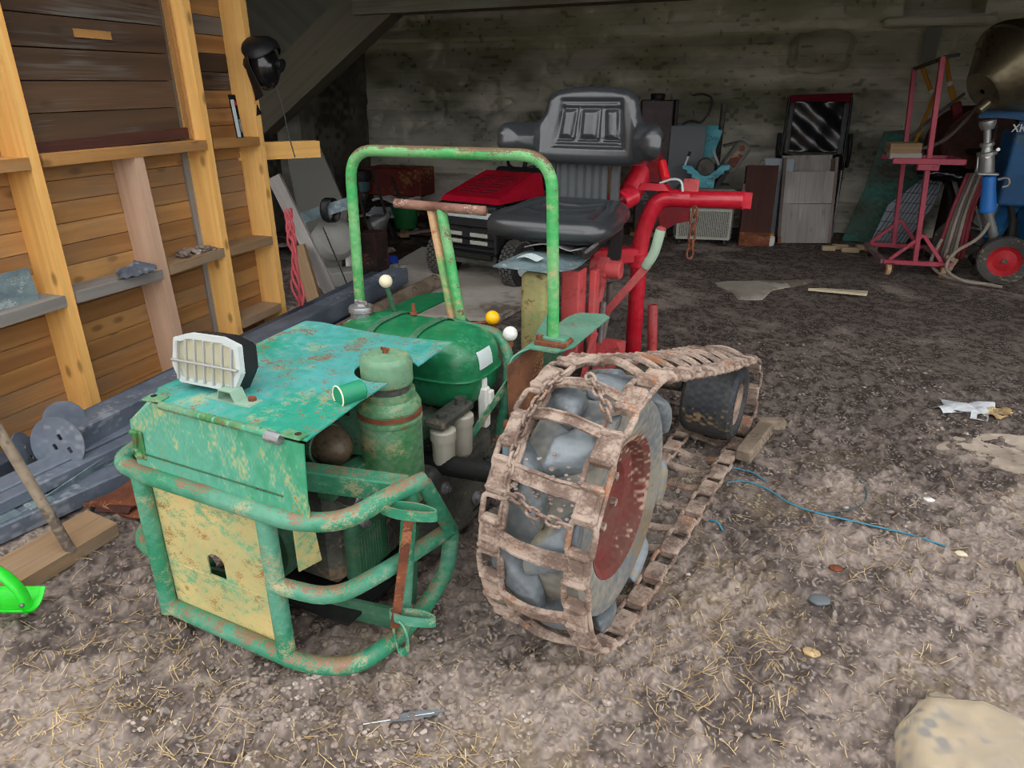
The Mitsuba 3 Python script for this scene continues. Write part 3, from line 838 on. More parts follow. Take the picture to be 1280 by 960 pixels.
single('weathered_pole', 'grey weathered round pole lying behind the hood towards the steel pile', 'pole', bumpy(tube([(-2.34, 3.1, 0.075), (-2.31, 4.0, 0.08), (-2.29, 4.92, 0.085)], 0.06, 14, scale=[1, 1.05, 0.95]).subdivide(), 0.006, 11), 'dusty_pole', 30, ROOM)
mottled('dusty_pole', srgb(142, 128, 110), srgb(112, 98, 84), srgb(90, 80, 70), 9, 0.4, 0.85)
# floor squeegee made from a timber block, with a handle
t = thing('wooden_rake', 'home-made wooden scraper with a timber block head and a long grey handle', 'scraper')
put(t + '__head', plank((-2.055, 1.535, 0.036), (-2.10, 0.98, 0.036), 0.15, 0.055, (0.12, 0, 1)), 'dusty_wood', M=ROOM)
put(t + '__handle', tube([(-2.00, 1.36, 0.045), (-2.14, 1.34, 0.49), (-2.33, 1.31, 1.0)], 0.0165, 12), 'dusty_pole', True, ROOM)
put(t + '__nail', ball((-1.995, 1.50, 0.05), 0.006, 1), 'bare_steel', True, ROOM)
# green plastic scoop
t = thing('green_scoop', 'bright green plastic scoop with a looped handle at the left edge', 'scoop')
SM = ROOM @ trs((-1.925, 1.105, 0.03), 0, 0, 18)
put(t + '__handle', sweep(ring(0.012, 10, 0.02), fillet([(-0.16, 0.0, 0.05), (-0.13, 0.0, 0.16), (-0.02, 0.0, 0.15), (0.03, 0.0, 0.07), (0.035, 0.0, 0.0)], 0.06, 7), up=(0, 1, 0)), 'green_plastic', True, SM)
put(t + '__blade', surf(lambda u, v: (-0.10 + 0.16 * u, -0.055 + 0.11 * v, 0.008 + 0.035 * (2 * v - 1) ** 2), 10, 14, 0.005), 'green_plastic', True, SM)
put(t + '__rivet', ball((0.037, -0.022, 0.035), 0.007, 1), 'bare_steel', True, SM)

# ================================================================== the tracked tractor (x to its left, y towards its tail, z up)
TR = lab('tracked_tractor', 'old green and red walk-through tracked tractor with rusty crawler belt and black seat', 'tractor') and 'tracked_tractor'
USED.add(TR)


def P(name, mesh, bsdf, smooth=30, M=MACH, label=None, kind=None, **k):
    key = put(f'{TR}__{name}', mesh, bsdf, smooth, M, **k)
    if label or kind:
        labels[key] = {**({'label': label} if label else {}), **({'kind': kind} if kind else {})}
    return key


def bolt(c, n, r=0.008, h=0.006):
    c, n = np.array(c, float), np.array(n, float) / np.linalg.norm(n)
    return cyl(c, c + n * h, r, 6)


# --- front guard of bent tube
g = 'front_guard__'
P(g + 'upper_bar', tube([(-0.30, 0.16, 0.515), (-0.375, 0.10, 0.507), (-0.36, 0.0, 0.50), (-0.25, -0.022, 0.50), (0.29, -0.022, 0.50), (0.405, 0.03, 0.50), (0.455, 0.18, 0.515), (0.487, 0.262, 0.515)], 0.0245, 16, bend=0.09), 'guard_paint', True)
P(g + 'lower_bar', tube([(-0.30, 0.18, 0.05), (-0.32, 0.05, 0.047), (-0.275, -0.018, 0.045), (0.27, -0.025, 0.045), (0.40, 0.03, 0.045), (0.44, 0.18, 0.05), (0.445, 0.33, 0.07), (0.47, 0.39, 0.15), (0.487, 0.385, 0.28)], 0.0245, 16, bend=0.09), 'guard_paint', True)
P(g + 'middle_bar', tube([(0.205, -0.025, 0.285), (0.37, 0.0, 0.28), (0.425, 0.14, 0.285), (0.487, 0.385, 0.29)], 0.023, 16, bend=0.09), 'guard_paint', True)
P(g + 'middle_bar', tube([(-0.245, -0.02, 0.225), (-0.35, 0.0, 0.235), (-0.405, 0.08, 0.24), (-0.36, 0.18, 0.24), (-0.28, 0.2, 0.24)], 0.022, 16, bend=0.07), 'guard_paint', True)
P(g + 'post', tube([(-0.252, -0.022, 0.03), (-0.252, -0.018, 0.49)], 0.024, 16), 'guard_paint', True)
P(g + 'post', tube([(0.205, -0.022, 0.045), (0.200, -0.018, 0.49)], 0.0245, 16), 'guard_paint', True)
P(g + 'post', tube([(0.437, 0.185, 0.05), (0.468, 0.225, 0.51)], 0.021, 16), 'guard_paint', True)
P(g + 'brace', tube([(0.487, 0.255, 0.513), (0.487, 0.385, 0.285)], 0.022, 16), 'guard_paint', True)
P(g + 'flat_strap', bar((0.492, 0.185, 0.475), (0.455, 0.13, 0.12), 0.024, 0.007, (0.7, -0.7, 0)), 'rust', label='rusty flat strap on the right corner of the front guard')
for z, s in ((0.492, 1), (0.155, 0.85)):
    P(g + 'hook_plate', sweep([(-0.0025, -0.014), (0.0025, -0.014), (0.0025, 0.014), (-0.0025, 0.014)], [(0.45 + 0.06 * s + (0.045 + 0.03 * (abs(math.cos(a)))) * math.cos(a) * s, 0.15 + 0.02 * math.sin(a) * s + 0.012 * math.cos(a), z) for a in np.linspace(0, 2 * math.pi, 24, endpoint=False)], closed=True, up=(0, 0, 1)), 'guard_paint')
P(g + 'hook_plate', sweep([(-0.0025, -0.012), (0.0025, -0.012), (0.0025, 0.012), (-0.0025, 0.012)], [(0.468 + 0.032 * math.sin(t), 0.135 - 0.012 * math.sin(t), 0.15 - 0.055 * (1 - math.cos(t))) for t in np.linspace(-math.pi / 2, math.pi / 2 * 3, 24, endpoint=False)], closed=True, up=(0.7, -0.7, 0)), 'guard_paint')
P(g + 'cross_angle', bar((-0.25, 0.10, 0.075), (0.40, 0.20, 0.075), 0.012, 0.07), 'dark_green')
P(g + 'cross_angle', bar((0.40, 0.28, 0.065), (0.33, 0.42, 0.235), 0.06, 0.012, (1, 0, 0)), 'dark_green')

# --- front panel with its arched hole, side plate
hole = Polygon([(-0.065, 0.212), (-0.065, 0.262), *[(-0.033 + 0.032 * math.cos(a), 0.262 + 0.026 * math.sin(a)) for a in np.linspace(math.pi, 0, 10)], (-0.001, 0.212)])
panel = sbox(-0.232, 0.05, 0.185, 0.50).difference(hole)
P('front_panel', extr(panel, 0.004), 'panel_paint', 30, MACH @ frame((0, 0.0, 0), [1, 0, 0], [0, 0, 1], [0, -1, 0]), label='yellow primed front panel with an arched hole')
P('front_panel__crease', box((-0.0235, -0.0045, 0.205), (0.41, 0.003, 0.004), 0.001), 'panel_paint')
P('side_plate', extr([(0.03, 0.30), (0.03, 0.50), (0.09, 0.50), (0.115, 0.28)], 0.004), 'panel_paint', 30, MACH @ frame((0.236, 0, 0), [0, 1, 0], [0, 0, 1], [1, 0, 0]))

# --- hood
hood = Polygon([(-0.155, 0.0), (-0.215, 0.065), (-0.225, 0.18), (-0.253, 0.685), (-0.195, 0.70), (0.31, 0.72), (0.322, 0.558), (0.325, 0.53), (0.318, 0.36), (0.321, 0.235), (0.345, 0.06), (0.352, -0.002)])
notch = Point(0.262, 0.435).buffer(0.09, 32)
hood = hood.difference(notch)
hm = extr(hood, 0.004).subdivide_to_size(0.05)
hv = hm.vertices.copy()
hv[:, 2] += 0.722 + 0.006 * np.sin(hv[:, 0] * 9 + 1) * np.sin(hv[:, 1] * 7) - 0.05 * np.clip(0.06 - hv[:, 1], 0, 1) ** 1 * 0.6
hm.vertices = hv
P('hood', hm, 'hood_paint', 30, label='turquoise sheet metal hood with rusty patches')
# folded left edge and front face
P('hood__side_skirt', surf(lambda u, v: (-0.218 - 0.034 * u - (0.044 - 0.034 * u) * v, 0.065 + 0.615 * u, 0.722 - 0.214 * v), 10, 5, 0.004), 'hood_paint')
P('hood__front_face', surf(lambda u, v: (-0.262 + u * 0.605 + 0.01 * v * (1 - u), -0.002 - 0.012 * math.sin(v * 1.5), (0.648 + 0.070 * min(1, u * 5.65)) * (1 - v) + 0.508 * v if u < 0.3 else (0.716 - 0.004 * u) * (1 - v) + 0.508 * v), 40, 8, 0.004), 'front_paint', label='green front face of the hood with worn yellowish streaks')
P('hood__side_skirt', surf(lambda u, v: (-0.262, -0.002 + 0.085 * u, (0.648 + 0.02 * u) * v + 0.508 * (1 - v)), 6, 5, 0.004), 'front_paint')
P('hood__corner_fold', hull([(-0.263, -0.004, 0.646), (-0.155, -0.004, 0.716), (-0.150, 0.004, 0.723), (-0.213, 0.07, 0.723), (-0.263, 0.09, 0.655), (-0.263, 0.01, 0.64), (-0.16, 0.03, 0.712)]), 'front_paint')
P('hood__seam', box((0.02, -0.0165, 0.562), (0.50, 0.003, 0.004)), 'dark_green')
P('hood__hinge', tube([(-0.125, -0.004, 0.718), (0.27, -0.008, 0.718)], 0.0085, 10), 'front_paint')
for i in range(8):
    P('hood__hinge__knuckle', cyl((-0.125 + i * 0.0495, -0.0045, 0.718), (-0.083 + i * 0.0495, -0.005, 0.718), 0.0105, 12, 0.001), 'filter_paint')
P('hood__hinge_tab', box((-0.155, 0.008, 0.727), (0.055, 0.04, 0.006), 0.002, trs((0, 0, 0), 0, 0, 12)), 'filter_paint')
P('hood__hinge_tab', box((0.312, 0.003, 0.727), (0.06, 0.034, 0.006), 0.002), 'filter_paint')
P('hood__hinge_tab', cyl((0.24, -0.012, 0.716), (0.285, -0.012, 0.716), 0.014, 12, 0.002), 'bare_steel')
for x, y in ((-0.165, 0.012), (0.322, 0.006)):
    P('hood__bolt_hole', cyl((x, y, 0.729), (x, y, 0.7315), 0.008, 12), 'black_iron')
P('hood__latch', cat_([box((-0.225, -0.015, 0.585), (0.03, 0.008, 0.085), 0.003), box((-0.23, -0.022, 0.605), (0.013, 0.012, 0.055), 0.003, trs((0, 0, 0), 0, 14, 0)), ball((-0.225, -0.022, 0.56), 0.013, 1), ball((-0.236, -0.022, 0.625), 0.009, 1)]), 'filter_paint')
P('hood__cap', cyl((0.285, 0.195, 0.742), (0.312, 0.262, 0.744), 0.026, 20, 0.003), 'cap_green')
prin('cap_green', srgb(30, 128, 92), 0.45, 0, 0.4)
P('hood__cap__ring', tube([(0.285 + 0.027 * math.cos(a) * 0.93, 0.195 - 0.0105 * math.cos(a), 0.742 + 0.028 * math.sin(a)) for a in np.linspace(0, 2 * math.pi, 20, endpoint=False)], 0.0022, 6, closed=True), 'cream_plastic')

# --- work lamp
LM = MACH @ trs((-0.062, 0.118, 0.812), -10, 0, 3) @ np.diag([0.87, 0.92, 0.93, 1.0])
lf = [(-0.125, -0.028), (-0.118, 0.045), (-0.06, 0.062), (0.06, 0.064), (0.118, 0.05), (0.126, -0.02), (0.10, -0.068), (-0.10, -0.068)]
lfp = Polygon(lf).buffer(0.008, 4)
P('work_lamp__housing', cat_([extr(affinity.scale(lfp, 1.0, 1.0), 0.045).apply_translation((0, 0, -0.045)), extr(affinity.scale(lfp, 0.84, 0.8), 0.028).apply_translation((0, 0, -0.073))]), 'black_plastic', 30, LM @ frame((0, 0, 0), [1, 0, 0], [0, 0, 1], [0, -1, 0]), label='black housing of the rectangular work lamp')
LF = LM @ frame((0, 0, 0), [1, 0, 0], [0, 0, 1], [0, -1, 0])
P('work_lamp__rim', extr(lfp.difference(Polygon(lf).buffer(-0.008)), 0.018), 'lamp_white', 30, LF)
P('work_lamp__lens', extr(Polygon(lf).buffer(-0.006), 0.008), 'lamp_lens', 30, LF)
for i in range(7):
    x = -0.105 + i * 0.035
    P('work_lamp__guard_bar', bar((x, -0.066, 0.022), (x, 0.056 - 0.25 * max(0, abs(x) - 0.06), 0.022), 0.0052, 0.010, (0, 0, 1), 0.0015), 'chrome_rough', 30, LF)
P('work_lamp__guard_bar', bar((-0.128, -0.012, 0.024), (0.128, -0.012, 0.024), 0.007, 0.012, (0, 0, 1), 0.002), 'chrome_rough', 30, LF)
P('work_lamp__bracket', sweep([(-0.002, -0.02), (0.002, -0.02), (0.002, 0.02), (-0.002, 0.02)], [(-0.04, 0.10, 0.729), (0.0, 0.10, 0.729), (0.008, 0.10, 0.757), (0.048, 0.10, 0.757), (0.06, 0.10, 0.730), (0.105, 0.10, 0.730)], up=(0, 1, 0)).apply_transform(trs((0, -0.012, 0))), 'lamp_bracket', 30)
P('work_lamp__bracket', bar((-0.04, 0.09, 0.7285), (0.11, 0.09, 0.7285), 0.05, 0.004), 'lamp_bracket')
prin('lamp_bracket', srgb(128, 156, 136), 0.5, 0, 0.4)
P('work_lamp__bracket__bolt', bolt((0.088, 0.10, 0.731), (0, 0, 1), 0.011, 0.01), 'rust')

# --- air cleaner
fx, fy = 0.262, 0.435
P('air_cleaner__body', lathe([[0, 0.31], [0.086, 0.31], [0.092, 0.318], [0.092, 0.575], [0.095, 0.58], [0.095, 0.588], [0.09, 0.592], [0.09, 0.612], [0.093, 0.616], [0.093, 0.626], [0.086, 0.64], [0.078, 0.648], [0.078, 0.668], [0, 0.67]], 48), 'filter_paint', 30, MACH @ trs((fx, fy, 0)), label='rust-stained green cylindrical air cleaner')
P('air_cleaner__clamp', lathe([[0.088, 0.596], [0.0945, 0.598], [0.0945, 0.609], [0.088, 0.611]], 48), 'rust', 30, MACH @ trs((fx, fy, 0)))
P('air_cleaner__neck', lathe([[0.06, 0.66], [0.064, 0.665], [0.064, 0.69], [0.06, 0.70]], 32), 'dark_iron', 30, MACH @ trs((fx, fy, 0)))
P('air_cleaner__cap', lathe([[0, 0.778], [0.035, 0.778], [0.05, 0.772], [0.062, 0.772], [0.068, 0.766], [0.074, 0.754], [0.074, 0.70], [0.072, 0.692], [0.068, 0.695], [0.066, 0.74]], 40), 'filter_paint', 30, MACH @ trs((fx, fy, 0)))
P('air_cleaner__cap__wing_nut', cat_([cyl((fx, fy, 0.776), (fx, fy, 0.79), 0.008, 8), box((fx, fy, 0.79), (0.03, 0.006, 0.01), 0.002)]), 'rust')
P('air_cleaner__bracket', extr([(0.0, 0.46), (0.0, 0.70), (0.13, 0.70), (0.16, 0.62), (0.13, 0.48)], 0.006), 'dark_green', 30, MACH @ frame((0.12, 0.37, 0), [1, 0, 0], [0, 0, 1], [0, -1, 0]))
P('air_cleaner__bracket__slot', rbox((0.165, 0.361, 0.62), (0.02, 0.006, 0.05), 0.003), 'black_iron')

# --- frame rail and engine
P('frame_rail', sweep(rectsec(0.055, 0.062, 0.004), [(-0.20, 0.085, 0.498), (0.455, 0.225, 0.498)], up=(0, 0, 1)), 'guard_paint')
P('frame_rail', sweep(rectsec(0.055, 0.055, 0.004), [(0.20, 0.20, 0.44), (0.20, 0.95, 0.40)], up=(0, 0, 1)), 'dark_green')
P('frame_rail', sweep(rectsec(0.055, 0.055, 0.004), [(-0.20, 0.03, 0.44), (-0.20, 0.95, 0.40)], up=(0, 0, 1)), 'dark_green')
e = 'engine__'
P(e + 'block', cat_([box((0.03, 0.52, 0.27), (0.34, 0.62, 0.36), 0.03), box((0.03, 0.45, 0.50), (0.26, 0.40, 0.14), 0.03)]), 'dark_iron')
P(e + 'side_cover', rbox((0.212, 0.40, 0.20), (0.05, 0.30, 0.22), 0.02, 1), 'dark_green')
P(e + 'pulley', cyl((0.02, 0.10, 0.27), (0.02, 0.15, 0.27), 0.12, 36, 0.01), 'dark_green')
P(e + 'pulley__hub', cyl((0.02, 0.085, 0.27), (0.02, 0.12, 0.27), 0.035, 20, 0.006), 'dark_iron')
for i in range(9):
    P(e + 'cooling_rib', box((0.232, 0.27 + i * 0.013, 0.185), (0.018, 0.005, 0.14), 0.0015), 'dark_green')
gr = sbox(0, 0, 0.075, 0.15)
for i in range(7):
    for j in range(14):
        gr = gr.difference(Point(0.0085 + i * 0.0098 + (0.0045 if j % 2 else 0) - 0.002, 0.008 + j * 0.0102).buffer(0.0032, 3))
P(e + 'mesh_panel', extr(gr, 0.003), 'dark_iron', 30, MACH @ frame((0.245, 0.40, 0.12), [0, 1, 0], [0, 0, 1], [1, 0, 0]))
for y, z in ((0.33, 0.345), (0.47, 0.32), (0.30, 0.29), (0.52, 0.13), (0.58, 0.26)):
    P(e + 'bolt', cat_([cyl((0.236, y, z), (0.25, y, z), 0.017, 12, 0.003), bolt((0.25, y, z), (1, 0, 0), 0.011, 0.01)]), 'bare_steel')
P(e + 'pipe_elbow', tube([(0.20, 0.24, 0.385), (0.255, 0.24, 0.385), (0.255, 0.30, 0.40), (0.20, 0.33, 0.39)], 0.009, 10, bend=0.03), 'bare_steel', True)
P(e + 'fitting', cat_([cyl((0.10, 0.235, 0.41), (0.26, 0.235, 0.41), 0.016, 14, 0.002), cyl((0.17, 0.235, 0.41), (0.19, 0.235, 0.41), 0.024, 6), cyl((0.24, 0.235, 0.41), (0.262, 0.235, 0.41), 0.021, 6)]), 'dark_iron')
P(e + 'oil_filter__strap', lathe_on((0.13, 0.291, 0.53), (0.15, 0.286, 0.53), [[0.055, 0], [0.062, 0], [0.062, 0.018], [0.055, 0.018]], 28), 'dark_green')
P(e + 'oil_filter', lathe_on((0.10, 0.30, 0.53), (0.24, 0.27, 0.53), [[0, 0], [0.055, 0], [0.058, 0.01], [0.058, 0.06], [0.052, 0.09], [0.035, 0.115], [0.014, 0.128], [0, 0.13]], 28), 'oil_brown', label='blackened dome of the oil filter')
P(e + 'dome', ball((0.235, 0.33, 0.36), 0.045, 3, (0.5, 1, 1)), 'rust')
# gearbox side with bolts below the tank
P('gearbox', cat_([box((0.06, 0.98, 0.26), (0.36, 0.56, 0.34), 0.04), box((0.10, 0.95, 0.12), (0.40, 0.30, 0.16), 0.04), cyl((0.0, 1.0, 0.25), (0.30, 1.0, 0.25), 0.13, 24, 0.02)]), 'dark_iron', label='dark oily gearbox')
for y, z, r in ((0.86, 0.20, 0.026), (0.80, 0.31, 0.018), (0.93, 0.33, 0.014), (1.08, 0.32, 0.02)):
    P('gearbox__plug', cat_([cyl((0.30 if abs(y - 1) < 0.13 else 0.235, y, z), (0.318 if abs(y - 1) < 0.13 else 0.255, y, z), r, 16, 0.003), bolt((0.312 if abs(y - 1) < 0.13 else 0.25, y, z), (1, 0, 0), r * 0.6, 0.012)]), 'dark_iron')
P('gearbox__axle_housing', cyl((0.2, 0.62, 0.33), (0.80, 0.60, 0.395), 0.034, 20, 0.004), 'black_iron')
P('gearbox__side_cover', rbox((0.29, 0.74, 0.185), (0.09, 0.42, 0.33), 0.035, 2), 'dark_iron')
for y, z, r in ((0.60, 0.27, 0.022), (0.72, 0.26, 0.016), (0.80, 0.12, 0.026), (0.88, 0.25, 0.014), (0.66, 0.11, 0.013)):
    P('gearbox__plug', cat_([cyl((0.33, y, z), (0.345, y, z), r, 16, 0.003), bolt((0.343, y, z), (1, 0, 0), r * 0.6, 0.012)]), 'bare_steel' if r > 0.02 else 'dark_iron')
P('belly_plate', extr([(-0.22, 0.12), (0.30, 0.12), (0.36, 1.25), (-0.20, 1.25)], 0.01), 'black_iron', 30, MACH @ trs((0, 0, 0.07)))
P('rear_frame', cat_([box((0.12, 1.55, 0.33), (0.22, 0.95, 0.14), 0.02), box((0.12, 2.15, 0.28), (0.5, 0.35, 0.16), 0.02)]), 'dark_iron')
P('rear_axle', cyl((0.12, 1.96, 0.22), (0.80, 1.96, 0.22), 0.045, 20), 'dark_iron')
P('fuel_filter', lathe([[0, 0.275], [0.018, 0.275], [0.031, 0.29], [0.035, 0.30], [0.038, 0.40], [0.042, 0.402], [0.042, 0.432], [0.035, 0.438], [0, 0.442]], 28), 'off_white', 30, MACH @ trs((0.325, 0.62, 0.035)))
P('fuel_filter', lathe([[0, 0.275], [0.018, 0.275], [0.031, 0.29], [0.035, 0.30], [0.038, 0.40], [0.042, 0.402], [0.042, 0.432], [0.035, 0.438], [0, 0.442]], 28), 'off_white', 30, MACH @ trs((0.325, 0.735, 0.04)))
P('fuel_filter__head', cat_([box((0.315, 0.68, 0.497), (0.075, 0.20, 0.03), 0.008), cyl((0.325, 0.735, 0.50), (0.325, 0.735, 0.535), 0.02, 10), cyl((0.325, 0.62, 0.50), (0.325, 0.62, 0.525), 0.016, 10)]), 'dark_iron')
P('valve', cat_([box((0.345, 0.86, 0.455), (0.035, 0.035, 0.15), 0.006), cyl((0.345, 0.86, 0.52), (0.345, 0.86, 0.56), 0.012, 10), box((0.362, 0.872, 0.49), (0.02, 0.03, 0.05), 0.004)]), 'white_paint', label='white-painted valve below the fuel tank')
P('turnbuckle', cat_([cyl((0.465, 0.79, 0.38), (0.48, 0.745, 0.20), 0.014, 12, 0.003), cyl((0.462, 0.80, 0.42), (0.465, 0.79, 0.375), 0.008, 10)]), 'pipe_grey', label='pale grey turnbuckle rod')
P('turnbuckle__eye', cat_([cyl((0.452, 0.803, 0.435), (0.472, 0.803, 0.435), 0.017, 14, 0.003)]), 'rust')
P('link_bar', bar((0.40, 0.98, 0.545), (0.335, 0.74, 0.36), 0.006, 0.032, (0, -0.5, 1)), 'guard_paint')
P('link_bar', bar((0.335, 0.74, 0.36), (0.30, 0.84, 0.24), 0.03, 0.008, (1, 0, 0)), 'dark_iron')

# --- fuel tank (lies across)
def tank_surf():
    W, D, Hh = 0.30, 0.155, 0.135
    b = trimesh.creation.icosphere(subdivisions=3, radius=1).vertices
    e1 = 0.42
    sg = lambda v: np.sign(v) * np.abs(v) ** e1
    pts = np.stack([sg(b[:, 0]) * W, sg(b[:, 1]) * D, sg(b[:, 2]) * Hh], 1)
    m = trimesh.creation.icosphere(subdivisions=4, radius=1)
    v = m.vertices
    m.vertices = np.stack([np.sign(v[:, 0]) * np.abs(v[:, 0]) ** 0.38 * W, np.sign(v[:, 1]) * np.abs(v[:, 1]) ** 0.6 * D, np.sign(v[:, 2]) * np.abs(v[:, 2]) ** 0.6 * Hh], 1)
    return m


TM = MACH @ trs((0.045, 0.90, 0.573), 0, 0, 0)
P('fuel_tank', tank_surf(), 'tank_paint', True, TM, label='glossy dark green rounded fuel tank')
P('fuel_tank__seam', sweep(rectsec(0.012, 0.007, 0.002), [(np.sign(math.cos(a)) * abs(math.cos(a)) ** 0.38 * 0.303, np.sign(math.sin(a)) * abs(math.sin(a)) ** 0.6 * 0.158, -0.005) for a in np.linspace(0, 2 * math.pi, 60, endpoint=False)], closed=True, up=(0, 0, 1)), 'tank_paint', 30, TM)
for x in (-0.10, 0.075):
    P('fuel_tank__strap', sweep([(-0.0015, -0.014), (0.0015, -0.014), (0.0015, 0.014), (-0.0015, 0.014)], [(x, np.sign(math.cos(a)) * abs(math.cos(a)) ** 0.6 * 0.161, np.sign(math.sin(a)) * abs(math.sin(a)) ** 0.6 * 0.141) for a in np.linspace(0.05, math.pi - 0.05, 40)], up=(1, 0, 0)), 'dark_green', 30, TM)
P('fuel_tank__filler_cap', lathe([[0, 0.035], [0.018, 0.034], [0.022, 0.026], [0.043, 0.024], [0.046, 0.018], [0.046, 0.004], [0.04, 0], [0.04, -0.03], [0, -0.03]], 28), 'bare_steel', 30, MACH @ trs((-0.185, 0.905, 0.712)))
P('fuel_tank__filler_cap__grip', box((-0.185, 0.905, 0.748), (0.055, 0.012, 0.018), 0.004), 'bare_steel')
P('fuel_tank__drain_stub', lathe([[0, 0.03], [0.006, 0.03], [0.008, 0.0], [0.014, -0.002], [0.014, -0.01], [0, -0.01]], 12), 'rust', 30, MACH @ trs((0.0, 0.97, 0.72)))
def tank_x(y, z):
    q = 1 - (abs(y) / 0.155) ** (2 / 0.6) - (abs(z) / 0.135) ** (2 / 0.6)
    return 0.30 * max(q, 0.0) ** 0.19


P('fuel_tank__label', surf(lambda u, v: (tank_x(-0.065 + 0.085 * u, 0.025 + 0.06 * v) + 0.003, -0.065 + 0.085 * u, 0.025 + 0.06 * v), 10, 10, 0.002), 'label_white', M=TM, label='worn white label on the fuel tank end')
P('tank_pipe', tube([(0.10, 1.07, 0.66), (0.30, 1.07, 0.65), (0.36, 1.03, 0.58), (0.365, 0.99, 0.42), (0.34, 0.98, 0.30)], 0.021, 12, bend=0.09), 'guard_paint', True)

# --- fenders, roll bar
fe = 'fender__'
fl = [(0.425, 1.02), (0.425, 1.42), (0.45, 1.50), (0.545, 1.52), (0.575, 1.49), (0.575, 1.10), (0.54, 1.02)]
P('fender', cat_([extr(fl, 0.006).apply_translation((0, 0, 0.628))]), 'fender_paint', label='grey green fender flange carrying the roll bar foot')
paint('fender_paint', srgb(88, 140, 118), srgb(104, 150, 130), srgb(140, 146, 118), srgb(140, 96, 74), 0.22, 0.24, 8.0, top_rust=0.3)
P('fender__curl', surf(lambda u, v: (0.445 - 0.035 * math.sin(v * 1.57) * 1.3, 1.02 + 0.46 * u - 0.07 * math.sin(v * 1.57), 0.632 - 0.04 * (1 - math.cos(v * 1.57))), 12, 8, 0.006), 'fender_paint')
P('fender__plate', surf(lambda u, v: (0.402 + 0.01 * v, 0.925 + 0.30 * u, 0.595 - 0.25 * v), 10, 10, 0.006), 'rust_plate', label='rusty brown upright fender plate')
mottled('rust_plate', srgb(136, 92, 66), srgb(104, 70, 52), srgb(150, 120, 84), 14, 0.35, 0.75)
P('fender__plate', surf(lambda u, v: (0.402 + 0.004 * u, 1.225 + 0.20 * u, 0.60 - 0.25 * v), 8, 8, 0.006), 'dark_green')
P('fender', surf(lambda u, v: (-0.38 + 0.22 * u, 1.14 + 0.42 * v, 0.585 + 0.055 * math.sin(u * 1.57) - 0.02 * u), 12, 8, 0.006), 'tank_paint', label='dark green left fender behind the fuel tank')
P('roll_bar', tube([(-0.335, 1.10, 0.60), (-0.345, 1.10, 0.66), (-0.335, 1.10, 1.262), (0.478, 1.10, 1.268), (0.498, 1.10, 0.66), (0.50, 1.10, 0.632)], 0.0205, 18, bend=0.115, m=10), 'rollbar_paint', True, label='bright green roll bar hoop with rusty top')
P('roll_bar__foot', box((0.50, 1.10, 0.642), (0.115, 0.09, 0.016), 0.003), 'rust')
P('roll_bar__foot', box((0.50, 1.10, 0.655), (0.10, 0.05, 0.014), 0.003), 'fender_paint')
P('roll_bar__gusset', extr([(0.0, 0.0), (0.045, 0.0), (0.0, 0.085)], 0.006), 'fender_paint', 30, MACH @ frame((0.478, 1.085, 0.66), [-1, 0, 0], [0, 0, 1], [0, 1, 0]))
P('roll_bar__bolt', bolt((0.455, 1.075, 0.65), (0, 0, 1), 0.013, 0.016), 'rust')
P('roll_bar__foot', box((-0.335, 1.10, 0.60), (0.10, 0.09, 0.02), 0.003), 'fender_paint')

# --- steering handle, levers
P('steering_handle', tube([(0.055, 1.22, 0.60), (-0.045, 1.26, 1.045)], 0.0205, 14), 'rollbar_paint', True)
P('steering_handle', tube([(0.005, 1.24, 0.60), (-0.105, 1.28, 1.045)], 0.0175, 14), 'handle_paint', True)
paint('handle_paint', srgb(96, 170, 100), srgb(206, 160, 118), srgb(200, 164, 124), srgb(168, 108, 74), 0.3, 0.3, 9.0)
P('steering_handle__grip', tube([(-0.26, 1.27, 1.052), (0.155, 1.245, 1.052)], 0.0185, 16), 'grip_rust', True, label='bare brownish cross grip of the steering handle')
mottled('grip_rust', srgb(150, 112, 96), srgb(112, 76, 64), srgb(176, 150, 140), 20, 0.3, 0.5)
P('steering_handle__socket', cyl((0.03, 1.23, 0.50), (0.03, 1.23, 0.62), 0.05, 18, 0.01), 'dark_green')
P('gear_lever', bar((-0.165, 1.10, 0.60), (-0.185, 1.07, 0.77), 0.017, 0.008, (1, 0, 0)), 'dark_green')
P('gear_lever__knob', ball((-0.187, 1.068, 0.79), 0.0255, 3), 'cream_plastic', True, label='cream ball knob')
P('gear_lever', tube([(0.08, 1.10, 0.62), (0.20, 1.13, 0.665), (0.26, 1.15, 0.66)], 0.006, 8, bend=0.03), 'rust', True)
P('gear_lever__knob', ball((0.234, 1.14, 0.682), 0.0265, 3), 'yellow_plastic', True, label='yellow ball knob')
P('gear_lever', tube([(0.10, 1.02, 0.60), (0.24, 1.05, 0.62), (0.345, 1.06, 0.635)], 0.006, 8, bend=0.03), 'rust', True)
P('gear_lever__knob', ball((0.347, 1.06, 0.66), 0.0265, 3), 'white_paint', True, label='white ball knob')
for x, y, z in ((0.234, 1.14, 0.655), (0.347, 1.06, 0.632)):
    P('gear_lever__ferrule', cyl((x, y, z - 0.022), (x, y, z), 0.011, 10, 0.002), 'rust')

